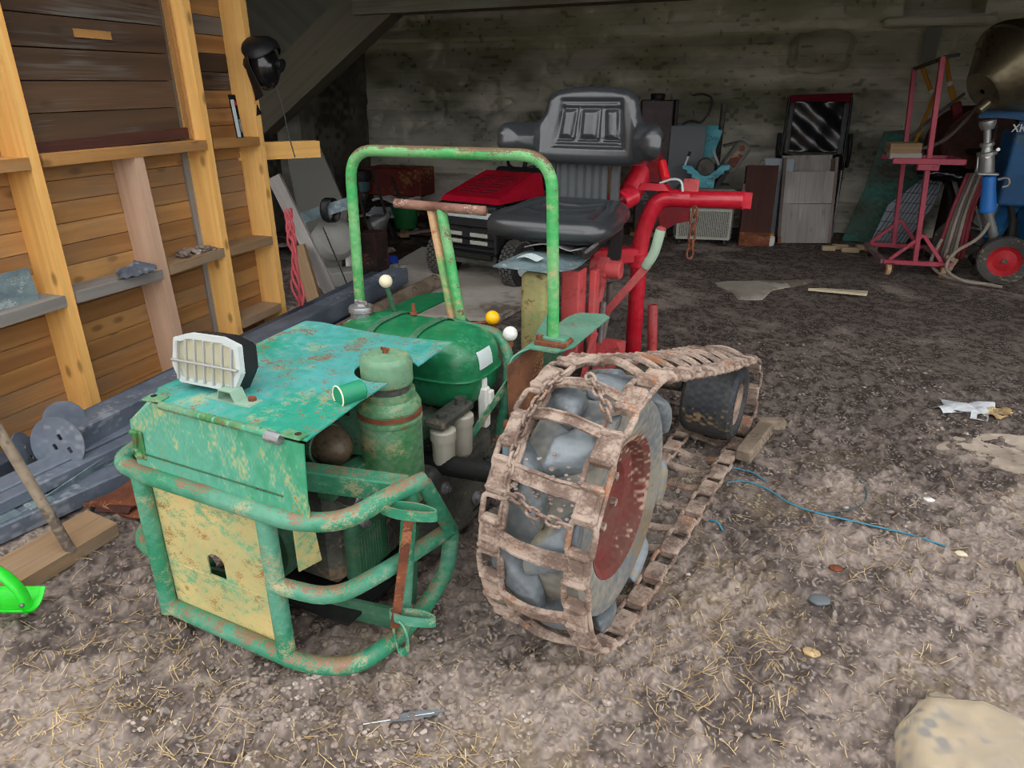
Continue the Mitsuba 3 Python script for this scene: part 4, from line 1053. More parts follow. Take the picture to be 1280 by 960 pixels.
# --- seat pedestal
P('seat_pedestal', sweep([(-0.055, -0.012), (0.055, -0.012), (0.055, 0.012), (-0.055, 0.012)], [(0.285, 1.52, 0.36), (0.285, 1.52, 0.745)], up=(0, 1, 0)), 'pedestal_paint')
P('seat_pedestal__box', rbox((0.235, 1.585, 0.555), (0.125, 0.17, 0.43), 0.03, 2), 'pedestal_paint', label='rust-speckled yellowish pedestal box')
P('seat_pedestal__channel', cat_([box((0.355, 1.62, 0.56), (0.075, 0.012, 0.42), 0.003), box((0.322, 1.66, 0.56), (0.012, 0.09, 0.42), 0.003), box((0.39, 1.66, 0.56), (0.012, 0.09, 0.42), 0.003)]), 'faded_red', 30, MACH @ trs((0, 0, 0.0)), label='faded red upright channel')
P('seat_pedestal__channel', box((0.425, 1.72, 0.55), (0.03, 0.05, 0.42), 0.004), 'faded_red')
P('seat_pedestal__joint', cat_([cyl((0.36, 1.86, 0.735), (0.50, 1.86, 0.735), 0.04, 20, 0.004), cyl((0.40, 1.86, 0.735), (0.44, 1.86, 0.735), 0.052, 6), bar((0.41, 1.86, 0.735), (0.40, 1.74, 0.48), 0.05, 0.045)]), 'faded_red')
P('seat_pedestal__hose', tube([(0.44, 1.90, 0.66), (0.42, 1.95, 0.52), (0.43, 1.85, 0.40)], 0.014, 10, bend=0.08), 'hose_dark', True)
P('seat_pedestal__rod', cyl((0.435, 1.80, 0.40), (0.445, 1.80, 0.60), 0.013, 12), 'bare_steel')
P('hitch_plate', cat_([hull([(0.40, 1.75, 0.40), (0.52, 1.78, 0.43), (0.55, 1.82, 0.33), (0.42, 1.80, 0.22), (0.40, 1.90, 0.40), (0.53, 1.90, 0.40)]), bar((0.43, 1.62, 0.30), (0.46, 1.66, 0.50), 0.05, 0.014, (1, 0, 0))]), 'faded_red')
# platform plates under the seat
P('seat_plate', surf(lambda u, v: (0.10 + 0.30 * v, 1.40 + 0.34 * u, 0.808 + 0.022 * math.sin(5 * v) * math.sin(3 * u) + 0.012 * (v > 0.9)), 14, 14, 0.005), 'galvanised')
P('seat_plate', surf(lambda u, v: (0.14 + 0.26 * v, 1.62 + 0.28 * u, 0.85 + 0.02 * abs(math.sin(4 * v)) - 0.02 * u), 10, 16, 0.005), 'bare_steel')
P('seat_plate', bar((0.42, 1.60, 0.845), (0.40, 1.98, 0.86), 0.02, 0.035), 'black_iron')
P('seat_plate__rod', tube([(0.43, 1.58, 0.86), (0.435, 1.70, 0.875), (0.425, 1.84, 0.885)], 0.008, 8), 'bare_steel', True)
P('seat_plate__tape', surf(lambda u, v: (0.18 + 0.09 * v, 1.46 + 0.07 * u, 0.838 + 0.008 * math.sin(4 * v)), 6, 6, 0.002), 'label_white')
P('seat_slide', cat_([box((0.08, 1.92, 0.865), (0.03, 0.40, 0.03), 0.004), box((0.34, 1.92, 0.865), (0.03, 0.40, 0.03), 0.004), box((0.21, 1.95, 0.85), (0.36, 0.30, 0.012), 0.003)]), 'black_iron')
P('seat_slide__bracket', extr([(0, 0), (0.20, 0), (0.22, 0.14), (0.06, 0.16)], 0.008), 'black_iron', 30, MACH @ frame((0.425, 1.86, 0.74), [0, 1, 0], [0, 0, 1], [1, 0, 0]))

P('drawbar', bar((-0.30, 1.76, 0.27), (0.16, 1.53, 0.27), 0.05, 0.11, (0, 0, 1), 0.006), 'dusty_pole')
# --- seat
SX, SY, SZ = 0.185, 1.90, 0.895
SE = MACH @ trs((SX + 0.012, SY, SZ), 3, 0, 0)


def sup(ax, ay, e, n=96, top=1.0):
    a = np.linspace(0, 2 * np.pi, n, endpoint=False)
    x = np.sign(np.cos(a)) * np.abs(np.cos(a)) ** e * ax
    y = np.sign(np.sin(a)) * np.abs(np.sin(a)) ** e * ay
    return np.stack([x * np.where(y > 0, top, 1.0), y], 1)


def dome(d, r, t):
    q = np.clip(1 - d / r, 0, 1)
    return t * np.sqrt(1 - q ** 2)


def groove(x, w):
    return np.exp(-(x / w) ** 2)


def cush_front(xy, d):
    x, y = xy[:, 0], xy[:, 1]
    z = 0.035 + dome(d, 0.06, 0.055)
    dish = 0.022 * np.clip(1 - (x / 0.17) ** 2, 0, 1) * np.clip(1 - ((y - 0.02) / 0.2) ** 2, 0, 1)
    z = z - dish
    for yy in (-0.10, -0.02, 0.06, 0.14):
        z = z - 0.020 * groove(y - yy - 0.05 * (x / 0.2) ** 2, 0.012) * np.clip((0.17 - np.abs(x)) / 0.02, 0, 1)
    for xx in (-0.18, 0.18):
        z = z - 0.022 * groove(x - xx * (1 - 0.15 * y / 0.2), 0.013) * np.clip((0.21 - np.abs(y)) / 0.03, 0, 1)
    z = z - 0.02 * groove(x - 0.0, 0.014) * groove(y + 0.13, 0.04)
    return z


P('seat__cushion', pad(sup(0.29, 0.285, 0.42, 120, 0.92), cush_front, lambda xy, d: 0.035 - dome(d, 0.03, 0.035), 60), 'vinyl', True, SE, label='black vinyl seat cushion')
P('seat__cushion__base', extr(Polygon(sup(0.265, 0.25, 0.42, 64, 0.92)), 0.014), 'black_plastic', 30, SE @ trs((0, 0, -0.012)))

bo = [(-0.175, 0.30), (-0.10, 0.315), (0.0, 0.32), (0.10, 0.315), (0.175, 0.30), (0.215, 0.265), (0.235, 0.20), (0.262, 0.165), (0.33, 0.15), (0.40, 0.142), (0.435, 0.13), (0.452, 0.09), (0.452, 0.04), (0.43, 0.005), (0.38, -0.008), (0.30, -0.014), (0.15, -0.02), (0, -0.02)]
bo = bo + [(-x, y) for x, y in bo[::-1][1:-0 or None]]
bo = Polygon(bo).buffer(-0.012).buffer(0.024).buffer(-0.012)
bo = np.array([bo.exterior.interpolate(t, normalized=True).coords[0] for t in np.linspace(0, 1, 220, endpoint=False)])
B0 = np.array([0, 0.085])


def back_front(xy, d):
    x, y = xy[:, 0], xy[:, 1] + B0[1]
    z = 0.02 + dome(d, 0.045, 0.04)
    # raised frame with three sunken panels
    fx_, fy_ = np.abs(x) - (0.165 - 0.14 * (y - 0.05)), np.abs(y - 0.155) - 0.095
    r = np.maximum(fx_, fy_)
    z = z - 0.012 * groove(r, 0.010) - 0.006 * np.clip(-r / 0.012, 0, 1)
    inner = np.full(len(x), 1.0)
    for cx, hw in ((-0.105, 0.034), (0.0, 0.044), (0.105, 0.034)):
        q = np.maximum(np.abs(x - cx * (1 - 0.9 * (y - 0.155))) - hw, np.abs(y - 0.155) - 0.066)
        inner = np.minimum(inner, q)
    z = z - 0.013 * groove(inner, 0.009) + 0.007 * np.clip(-inner / 0.02, 0, 1)
    arm = np.clip((np.abs(x) - 0.25) / 0.06, 0, 1)
    z = z + 0.028 * arm * np.clip(d / 0.06, 0, 1)
    return z


bm = pad(bo - B0, back_front, lambda xy, d: 0.02 - dome(d, 0.03, 0.022), 64)
bv = bm.vertices + [0, B0[1], 0]
# bend the arms forward round the sitter
x, y, z = bv.T
R0_, x0, AM = 0.13, 0.20, 0.85
ax_ = np.abs(x)
th = np.clip((ax_ - x0) / R0_, 0, AM)
rest = np.maximum(ax_ - x0 - R0_ * AM, 0)
nx = np.where(ax_ < x0, ax_, x0 + (R0_ - z) * np.sin(th) + rest * math.cos(AM))
nz = np.where(ax_ < x0, z, z * np.cos(th) + R0_ * (1 - np.cos(th)) + rest * math.sin(AM))
nz = nz + 0.12 * (x / 0.5) ** 2 * (ax_ < 9) * 0.6
bm.vertices = np.stack([np.sign(x) * nx, y, nz], 1)
BK = MACH @ frame((SX + 0.045, SY + 0.245, 1.165), [1, 0, 0], [0, math.sin(math.radians(9)), math.cos(math.radians(9))], [0, -math.cos(math.radians(9)), math.sin(math.radians(9))])
P('seat__backrest', bm, 'vinyl', True, BK, label='black wrap-around backrest with short arms')
P('seat__back_frame', surf(lambda u, v: (-0.13 + 0.26 * u, 0.018 * math.cos((u - 0.5) * 2.6) + 0.004 * math.sin(u * 40), -0.20 + 0.27 * v), 40, 4, 0.006), 'charcoal', 30, MACH @ trs((SX, SY + 0.255, 1.10)))
P('seat__back_post', box((SX - 0.15, SY + 0.27, 1.03), (0.03, 0.03, 0.30), 0.005), 'shade_grey')
P('seat__back_post', box((SX + 0.165, SY + 0.27, 1.03), (0.04, 0.03, 0.30), 0.005), 'shade_grey')

# --- red crane post and arm
c_ = 'crane__'
P(c_ + 'post', tube([(0.425, 2.40, 0.06), (0.425, 2.40, 0.80), (0.50, 2.40, 0.985), (0.66, 2.40, 0.985)], 0.042, 20, bend=0.16, m=9), 'red_paint', True, label='glossy red bent crane post')
P(c_ + 'arm', tube([(0.64, 2.40, 0.985), (0.90, 2.40, 0.993)], 0.040, 20), 'red_paint', True)
P(c_ + 'arm__end_plate', cat_([cyl((0.895, 2.40, 0.993), (0.905, 2.40, 0.993), 0.043, 20), box((0.92, 2.40, 0.993), (0.04, 0.012, 0.075), 0.003)]), 'red_paint')
P(c_ + 'arm__lug', box((0.655, 2.39, 1.045), (0.075, 0.012, 0.07), 0.004), 'faded_red')
P(c_ + 'gusset', extr([(0.0, -0.02), (0.16, 0.0), (0.16, -0.075), (0.10, -0.09), (0.03, -0.14)], 0.012), 'dark_red', 30, MACH @ frame((0.50, 2.40, 0.955), [1, 0, 0], [0, 0, 1], [0, -1, 0]))
P(c_ + 'cross_beam', sweep(rectsec(0.075, 0.075, 0.006), [(0.22, 2.26, 0.695), (0.425, 2.40, 0.695)], up=(0, 0, 1)), 'red_paint')
P(c_ + 'collar', cyl((0.425, 2.40, 0.63), (0.425, 2.40, 0.70), 0.055, 20, 0.006), 'red_paint')
P(c_ + 'support', tube([(0.52, 2.48, 0.02), (0.50, 2.46, 0.42)], 0.026, 14), 'faded_red', True)
P(c_ + 'swivel', pipe((0.36, 2.36, 0.985), (0.41, 2.50, 1.14), 0.058, 0.008, 24), 'red_paint')
P(c_ + 'swivel', pipe((0.395, 2.30, 1.0), (0.36, 2.22, 0.975), 0.05, 0.007, 24), 'red_paint')
P(c_ + 'swivel', extr([(0.0, 0.0), (0.09, 0.0), (0.10, 0.10), (0.05, 0.20), (0.0, 0.10)], 0.02), 'dark_red', 30, MACH @ frame((0.42, 2.44, 1.02), [1, 0, 0], [0, 0, 1], [0, -1, 0]))
mottled('dark_red', srgb(130, 20, 28), srgb(96, 18, 24), srgb(70, 30, 26), 9, 0.3, 0.5)
P(c_ + 'bracket', hull([(0.40, 2.34, 1.02), (0.56, 2.36, 1.02), (0.56, 2.44, 1.02), (0.42, 2.46, 1.02), (0.43, 2.36, 1.055), (0.53, 2.37, 1.05), (0.53, 2.43, 1.05)]), 'red_paint')
P(c_ + 'nozzle', cyl((0.49, 2.44, 1.15), (0.53, 2.40, 1.07), 0.022, 14, 0.004), 'bright_red')
P(c_ + 'cable', tube([(0.50, 2.40, 1.05), (0.56, 2.40, 1.075), (0.61, 2.39, 1.07), (0.62, 2.38, 1.02)], 0.006, 8, bend=0.03), 'label_white', True)
for k_, m_ in enumerate(chain_links([(0.695, 2.345, 0.955), (0.69, 2.345, 0.68)], 0.040, 0.0055, 0.034)):
    P(c_ + 'chain_link', m_, 'rust', True)
P('hand_lever', bar((0.40, 1.92, 0.49), (0.60, 1.92, 0.755), 0.010, 0.034, (-0.6, 0, 0.5)), 'faded_red')
P('hand_lever__grip', tube([(0.588, 1.92, 0.745), (0.625, 1.92, 0.81), (0.645, 1.92, 0.915)], 0.022, 14, bend=0.06, scale=None), 'grip_green', True, label='grey green rubber lever grip')
P('hand_lever__grip__tip', cyl((0.645, 1.92, 0.91), (0.648, 1.92, 0.925), 0.021, 14, 0.004), 'faded_red')

# ------------------------------------------------------------------ driving wheel, rear wheel and the crawler belt
WX, WY, WZ, WR = -0.668, 1.58, 0.395, 0.345
Wm = TRAK @ frame((WX, WY, WZ), [0, 0, 1], [0, 1, 0], [-1, 0, 0])   # local z = wheel axis
prof = [(0.20, -0.09), (0.215, -0.10), (0.25, -0.108), (0.285, -0.106), (0.305, -0.10), (0.316, -0.08), (0.322, -0.03), (0.322, 0.03), (0.316, 0.08), (0.305, 0.10), (0.285, 0.106), (0.25, 0.108), (0.215, 0.10), (0.20, 0.09)]
P('drive_wheel__tyre', lathe(prof, 64), 'tyre_dirty', 30, Wm, label='big ribbed drive tyre inside the crawler belt')
P('drive_wheel__rim', lathe([(0.0, -0.03), (0.10, -0.03), (0.12, -0.05), (0.17, -0.055), (0.185, -0.085), (0.207, -0.097), (0.207, -0.085), (0.19, -0.07), (0.18, 0.07), (0.207, 0.085), (0.207, 0.097), (0.185, 0.085), (0.17, 0.03), (0.0, 0.03)], 48), 'rim_red', 30, Wm, label='faded red wheel rim')
for i in range(6):
    a = i * math.pi / 3
    P('drive_wheel__rim__nut', bolt((0.085 * math.cos(a), 0.085 * math.sin(a), -0.03), (0, 0, -1), 0.013, 0.016), 'track_steel', 30, Wm)


def onw(th, b, r):
    return (r * math.cos(th), r * math.sin(th), b)


NL = 8
for side in (-1, 1):
    for i in range(NL):
        t0 = (i + (0.5 if side > 0 else 0)) * 2 * math.pi / NL
        pts = []
        for s in np.linspace(0, 1, 5):
            b = side * (-0.014 + 0.118 * s)
            th = t0 + 0.30 * s
            hw = 0.150 + 0.060 * s
            drop = 0.012 * s ** 2
            for q, r in ((-hw * 1.25, 0.300), (hw * 1.25, 0.300), (-hw * 0.75, WR - drop), (hw * 0.75, WR - drop), (0, WR + 0.003 - drop)):
                pts.append(onw(th + q, b, r))
        m = hull(pts).subdivide().subdivide()
        trimesh.smoothing.filter_laplacian(m, lamb=0.5, iterations=3)
        m = bumpy(trimesh.Trimesh(m.vertices * [1.018, 1.018, 1.06], m.faces), 0.004, 14, i)
        P('drive_wheel__lug', m, 'tyre_lug', True, Wm)

RX, RY, RZ, RR = -0.655, 2.87, 0.215, 0.168
Rm = TRAK @ frame((RX, RY, RZ), [0, 0, 1], [0, 1, 0], [-1, 0, 0])
P('rear_wheel__tyre', lathe([(0.10, -0.10), (0.12, -0.112), (0.15, -0.11), (0.163, -0.095), (0.168, -0.06), (0.168, 0.06), (0.163, 0.095), (0.15, 0.11), (0.12, 0.112), (0.10, 0.10)], 48), 'rubber_scuffed', 30, Rm, label='smooth black rear idler tyre')
mottled('rubber_scuffed', srgb(44, 48, 54), srgb(62, 62, 60), srgb(128, 106, 80), 8, 0.38, 0.5)
P('rear_wheel__rim', lathe([(0.0, -0.05), (0.03, -0.09), (0.045, -0.06), (0.085, -0.06), (0.105, -0.10), (0.105, 0.10), (0.085, 0.0), (0.0, 0.0)], 40), 'track_steel', 30, Rm)

# belt path: round the front wheel, down over the top, round the rear wheel, back along the ground
bR, rR = WR + 0.022, RR + 0.020
d_ = np.array([RY - WY, RZ - WZ])
L_ = np.linalg.norm(d_)
phi = math.atan2(d_[1], d_[0])
al = math.acos((bR - rR) / L_)
top_a, bot_a = phi + al, phi - al
path = []
fa0, fa1 = bot_a, top_a - 2 * math.pi     # front wheel from its lower tangent, forwards and up to the top tangent
for a in np.linspace(fa0, fa1, 60):
    path.append((WY + bR * math.cos(a), WZ + bR * math.sin(a)))
a0 = np.array([RY + rR * math.cos(top_a), RZ + rR * math.sin(top_a)])
p0 = np.array(path[-1])
for t in np.linspace(0, 1, 30)[1:]:
    path.append(tuple(p0 + (a0 - p0) * t - np.array([0, 0.012 * math.sin(math.pi * t)])))
for a in np.linspace(top_a, bot_a, 30)[1:]:
    path.append((RY + rR * math.cos(a), RZ + rR * math.sin(a)))
p0, a0 = np.array(path[-1]), np.array(path[0])
for t in np.linspace(0, 1, 30)[1:-1]:
    path.append(tuple(p0 + (a0 - p0) * t))
path = np.array(path)
closed_ = np.vstack([path, path[:1]])
seg = np.r_[0, np.cumsum(np.linalg.norm(np.diff(closed_, axis=0), axis=1))]
NB = 30
pitch = seg[-1] / NB


def at(s):
    s = s % seg[-1]
    p = np.array([np.interp(s, seg, closed_[:, c]) for c in (0, 1)])
    e_ = 0.012
    q = np.array([np.interp((s + e_) % seg[-1], seg, closed_[:, c]) - np.interp((s - e_) % seg[-1], seg, closed_[:, c]) for c in (0, 1)])
    q /= np.linalg.norm(q)
    n = np.array([q[1], -q[0]])
    mid = np.array([(WY + RY) / 2, 0.3])
    if n @ (p - mid) < 0 and abs(p[0] - (WY + RY) / 2) > -1:
        n = -n
    # outward: away from the inside of the loop
    return p, q, n


def station(s):
    p, q, n = at(s)
    return TRAK @ frame((0, p[0], p[1]), [1, 0, 0], [0, q[0], q[1]], [0, n[0], n[1]])


BELT_OUT, BELT_IN = -0.507, -0.805
rw = 0.062
for i in range(NB):
    S = station((i + 0.25) * pitch)
    S2 = station((i + 0.75) * pitch)
    for x in (BELT_OUT - rw / 2, BELT_IN + rw / 2):
        j = RNG.uniform(-1, 1)
        pl = cat_([box((x, 0, 0.006), (rw, pitch * 0.54, 0.022), 0.004), bar((x - rw / 2 + 0.012, 0, 0.018), (x + rw / 2 - 0.012, 0, 0.018), 0.05, 0.006, (0, 0, 1), 0.002),
                   box((x, pitch * 0.25, 0.008), (rw * 1.0, 0.020, 0.036), 0.008), box((x, -pitch * 0.25, 0.008), (rw * 1.0, 0.020, 0.036), 0.008)])
        pl2 = cat_([bolt((x + 0.004, 0.022 + 0.002 * j, 0.012), (0, 0, 1), 0.0095, 0.008), bolt((x + 0.004, -0.022, 0.012), (0, 0, 1), 0.0095, 0.008)])
        P('crawler_belt__side_plate', cat_([pl, pl2]), 'track_steel', 30, S @ trs((0, 0, 0), j * 2, 0, j * 1.5))
        w2, l2 = rw / 2 + 0.001, pitch * 0.27
        P('crawler_belt__link_ring', tube([(x - w2, -l2, 0.006), (x + w2, -l2, 0.006), (x + w2, l2, 0.006), (x - w2, l2, 0.006)], 0.0078, 8, closed=True, bend=0.014, m=4), 'track_steel', True, S2 @ trs((0, 0, 0), -j * 3, 0, 0))
    xs = np.linspace(BELT_IN + rw * 0.7, BELT_OUT - rw * 0.7, 11)
    py_, nz_ = at((i + 0.25) * pitch)[0], at((i + 0.25) * pitch)[2][1]
    bow = (0.036 if nz_ > 0.75 else 0.022) + RNG.uniform(-0.004, 0.006)
    pts = [(x, RNG.uniform(-0.0015, 0.0015), 0.004 + bow * math.sin(math.pi * (x - xs[0]) / (xs[-1] - xs[0])) ** 0.8) for x in xs]
    hw_ = 0.014 if nz_ > 0.75 else 0.020
    sec = [(-hw_, -0.005), (hw_, -0.005), (hw_, 0.005), (hw_ * 0.7, 0.006), (hw_ * 0.5, 0.003), (-hw_ * 0.5, 0.003), (-hw_ * 0.7, 0.009), (-hw_, 0.009)]
    m = sweep(sec, pts, up=(0, 0, 1))
    P('crawler_belt__crossbar', m, 'track_steel', 40, S @ trs((0, 0, 0), 0, 0, RNG.uniform(-3, 3)))


def loose(pts, name='crawler_belt__loose_chain'):
    P(name, cat_(chain_links(pts, 0.026, 0.0042, 0.021)), 'track_steel', True, TRAK)


def belt_pt(s, x, h):
    p, q, n = at(s)
    return (x, p[0] + n[0] * h, p[1] + n[1] * h)


def srch(az):
    """Path length at which the belt passes nearest (y, z)."""
    ss = np.linspace(0, seg[-1], 600)
    return ss[np.argmin([np.hypot(*(at(s)[0] - az)) for s in ss])]


sA = srch((1.245, 0.55))
loose([belt_pt(sA, -0.755, 0.02), belt_pt(sA + 0.01, -0.70, 0.045), belt_pt(sA - 0.01, -0.65, 0.05), belt_pt(sA - 0.015, -0.60, 0.045), belt_pt(sA - 0.02, -0.56, 0.025)])
sB = srch((1.45, 0.75))
loose([belt_pt(sB + 0.05, -0.655, 0.05), belt_pt(sB + 0.01, -0.61, 0.045), belt_pt(sB - 0.03, -0.57, 0.04), belt_pt(sB - 0.06, -0.545, 0.02)])
sC = srch((1.42, 0.735))
loose([belt_pt(sC + 0.10, -0.72, 0.04), belt_pt(sC + 0.04, -0.74, 0.04), belt_pt(sC - 0.06, -0.75, 0.035), belt_pt(sC - 0.16, -0.752, 0.025), belt_pt(sC - 0.28, -0.75, 0.02)])
P('crawler_belt__side_wire', tube([belt_pt(sC - 0.5 + 0.09 * k, -0.748 + 0.006 * math.sin(k * 2.1), 0.016) for k in range(10)], 0.005, 6, bend=0.03, m=3), 'track_steel', True, TRAK)
P('crawler_belt__side_wire', tube([belt_pt(sC - 0.62 + 0.09 * k, -0.507 + 0.006 * math.sin(k * 1.7), 0.010) for k in range(11)], 0.0055, 6, bend=0.03, m=3), 'track_steel', True, TRAK)
P('crawler_belt__mud', cat_([rock(RNG.uniform(0.003, 0.009), (1, 1, 0.6), i, 1).apply_translation(belt_pt(srch((1.26, 0.60)) + RNG.normal(0, 0.03), RNG.uniform(-0.74, -0.56), 0.012)) for i in range(70)]), 'clod', True, TRAK, kind='stuff')

# ================================================================== things along the back wall (room frame)
def TH(parent):
    return lambda name, mesh, bsdf, smooth=30, M=ROOM, label=None, kind=None, **k: (lambda key: (labels.__setitem__(key, {**({'label': label} if label else {}), **({'kind': kind} if kind else {})}) if label or kind else None, key)[1])(put(f'{parent}__{name}', mesh, bsdf, smooth, M, **k))


# --- paraffin heater with its slatted front
t = thing('cabinet_heater', 'grey cabinet heater with a pale ribbed front grille standing under the blue vise', 'heater')
p = TH(t)
HT = ROOM @ trs((-0.45, 7.66, 0), 0, 0, 8)
p('body', box((0, 0.02, 0.31), (0.58, 0.32, 0.52), 0.02), 'heater_grey', 30, HT)
p('top_panel', box((0, -0.12, 0.515), (0.56, 0.06, 0.11), 0.01), 'heater_grey', 30, HT)
p('grille_frame', extr(sbox(-0.27, 0.06, 0.27, 0.37).difference(sbox(-0.25, 0.085, 0.25, 0.345)), 0.02), 'heater_pale', 30, HT @ frame((0, -0.145, 0), [1, 0, 0], [0, 0, 1], [0, -1, 0]))
for i in range(28):
    p('grille_slat', bar((-0.243 + i * 0.018, -0.148, 0.085), (-0.243 + i * 0.018, -0.148, 0.345), 0.008, 0.008, (0, 1, 0)), 'heater_pale', 30, HT)
p('label_strip', box((0.12, -0.153, 0.53), (0.20, 0.004, 0.018)), 'label_white', 30, HT)
p('dial', cyl((0.16, -0.15, 0.53), (0.16, -0.175, 0.53), 0.024, 16, 0.004), 'black_plastic', 30, HT)
for x in (-0.23, 0.23):
    p('foot', box((x, 0, 0.025), (0.04, 0.25, 0.05), 0.006), 'black_plastic', 30, HT)
# --- tall brown boiler panel
t = thing('boiler_panel', 'tall dark brown radiator-like boiler behind the black seat', 'boiler')
p = TH(t)
BP = ROOM @ trs((-1.05, 7.95, 0), 0, 0, 10)
p('body', box((0, 0, 0.72), (0.34, 0.22, 1.36), 0.015), 'boiler_brown', 30, BP)
mottled('boiler_brown', srgb(66, 46, 46), srgb(48, 36, 38), srgb(92, 84, 84), 7, 0.25, 0.4)
p('side_fin', box((0.195, 0.02, 0.74), (0.035, 0.26, 1.32), 0.006), 'black_iron', 30, BP)
p('cap', cyl((0.0, -0.02, 1.40), (0.0, -0.02, 1.46), 0.075, 20, 0.01), 'black_iron', 30, BP)
p('port', cat_([cyl((0.02, -0.11, 1.05), (0.02, -0.135, 1.05), 0.085, 24, 0.01), cyl((0.02, -0.135, 1.05), (0.02, -0.15, 1.05), 0.05, 20, 0.006)]), 'dark_iron', 30, BP)
p('base', box((0, 0, 0.02), (0.40, 0.30, 0.04)), 'dusty_slab', 30, BP)
mottled('dusty_slab', srgb(150, 122, 84), srgb(120, 96, 66), None, 6, 0, 0.9)
# --- grey panel and turquoise case behind the vise
single('grey_cabinet_door', 'flat slate grey cabinet door standing behind the blue vise', 'door panel', box((0, 0, 0), (0.36, 0.03, 0.70), 0.004), 'slate', 30, ROOM @ trs((-0.70, 7.86, 0.80), -4, 0, 6))
prin('slate', srgb(96, 102, 106), 0.55, 0, 0.4)
t = thing('turquoise_case', 'open turquoise blue metal case behind the slate cabinet door', 'case')
p = TH(t)
p('case_side', box((-0.62, 8.05, 0.90), (0.42, 0.02, 0.50), 0.004), 'cyan_paint', 30, ROOM @ trs((0, 0, 0)))
p('lid', bar((-0.44, 8.02, 1.12), (-0.52, 8.00, 0.82), 0.16, 0.014, (0.2, 1, 0.1)), 'cyan_paint')
p('motor', cat_([cyl((-0.62, 7.93, 0.78), (-0.44, 7.90, 0.80), 0.05, 20, 0.006), cyl((-0.44, 7.90, 0.80), (-0.40, 7.89, 0.80), 0.03, 16)]), 'off_white')
single('support_crate', 'dark box standing behind the heater that carries the machines above it', 'box', box((-0.55, 8.07, 0.28), (0.62, 0.26, 0.56), 0.01), 'black_iron', 30, ROOM)
# --- blue pipe vise on the heater
t = thing('pipe_vise', 'light blue cast pipe vise with stepped jaws standing on the heater', 'vise')
p = TH(t)
VM = ROOM @ trs((-0.47, 7.57, 0.575), 0, 0, 8)
vo = [(-0.09, 0), (0.09, 0), (0.10, 0.05), (0.095, 0.09), (0.13, 0.10), (0.13, 0.13), (0.18, 0.14), (0.18, 0.17), (0.225, 0.18), (0.23, 0.225), (0.20, 0.23), (0.14, 0.215), (0.105, 0.17), (0.06, 0.155), (-0.06, 0.155), (-0.10, 0.17), (-0.14, 0.21), (-0.23, 0.215), (-0.23, 0.18), (-0.18, 0.17), (-0.18, 0.14), (-0.13, 0.13), (-0.13, 0.10), (-0.095, 0.09), (-0.10, 0.05)]
p('yoke', extr(vo, 0.10).apply_translation((0, 0, -0.05)), 'cyan_paint', 30, VM @ frame((0, 0, 0), [1, 0, 0], [0, 0, 1], [0, -1, 0]))
p('jaw', cyl((0.0, 0.06, 0.20), (0.0, -0.06, 0.20), 0.085, 24, 0.01), 'dark_iron', 30, VM)
p('spindle', bar((0.13, 0.0, 0.215), (0.06, 0.02, 0.36), 0.022, 0.022), 'bare_steel', 30, VM)
p('handle', tube([(-0.21, 0, 0.20), (-0.18, 0.0, 0.30)], 0.012, 8), 'label_white', True, VM)
p('handle__tip', tube([(-0.18, 0, 0.30), (-0.165, 0.0, 0.345)], 0.014, 8), 'black_plastic', True, VM)
t = thing('bench_grinder', 'grey rounded machine housing with a red dot leaning beside the vise', 'grinder')
p = TH(t)
GM = ROOM @ trs((-0.20, 7.80, 0.86), 0, 32, 8)
p('housing', rbox((0, 0, 0), (0.17, 0.16, 0.33), 0.06, 2), 'heater_grey', 30, GM)
p('badge', cyl((-0.01, -0.082, 0.10), (-0.01, -0.088, 0.10), 0.03, 18), 'rust', 30, GM)
p('panel', rbox((0.0, -0.078, -0.02), (0.09, 0.012, 0.15), 0.005), 'rim_red', 30, GM)
p('chain_arm', bar((-0.06, 0, 0.13), (-0.17, -0.04, 0.02), 0.05, 0.02), 'dark_iron', 30, GM)
p('stand', box((0.02, 0, -0.28), (0.05, 0.06, 0.28)), 'black_iron', 30, GM)
t = thing('cable_coil', 'thin dark cable looping up the wall behind the turquoise case', 'cable')
put(t + '__cable', tube([(-0.80, 8.1, 1.15), (-0.70, 8.12, 1.20), (-0.60, 8.1, 1.16), (-0.52, 8.12, 1.28), (-0.50, 8.15, 1.42), (-0.62, 8.18, 1.46), (-0.72, 8.2, 1.44)], 0.012, 8, bend=0.08), 'wire_dark', True, ROOM)
single('iron_pipe', 'short rusty iron pipe standing upright right of the turquoise case', 'pipe', pipe((-0.40, 8.2, 0.0), (-0.39, 8.25, 1.36), 0.028, 0.005, 16), 'dark_iron', 30, ROOM)
# --- stuff right of the heater
t = thing('brown_plank_box', 'tall narrow dark brown wooden box leaning with a rusty lower end', 'box')
p = TH(t)
BB = ROOM @ trs((0.085, 7.62, 0.0), -5, 0, 6)
p('front_board', plank((0, 0, 0.0), (0, 0, 0.80), 0.30, 0.03, (0, -1, 0)), 'brown_wood', False, BB)
p('side_board', plank((0.14, 0.07, 0.0), (0.14, 0.07, 0.79), 0.022, 0.13, (0, -1, 0)), 'brown_wood', False, BB)
p('side_board', plank((-0.14, 0.07, 0.0), (-0.14, 0.07, 0.79), 0.022, 0.13, (0, -1, 0)), 'brown_wood', False, BB)
p('rusty_foot', box((0, -0.018, 0.07), (0.302, 0.006, 0.14)), 'rust', 30, BB)
p('lug', box((-0.165, 0.0, 0.56), (0.03, 0.05, 0.12), 0.004), 'dark_iron', 30, BB)
single('white_foam_sheet', 'pale bluish white sheet standing behind the grey wooden box', 'sheet', box((0.24, 8.16, 0.42), (0.30, 0.05, 0.82), 0.01), 'foam_white', 30, ROOM)
prin('foam_white', srgb(168, 178, 184), 0.8, 0, 0.2)
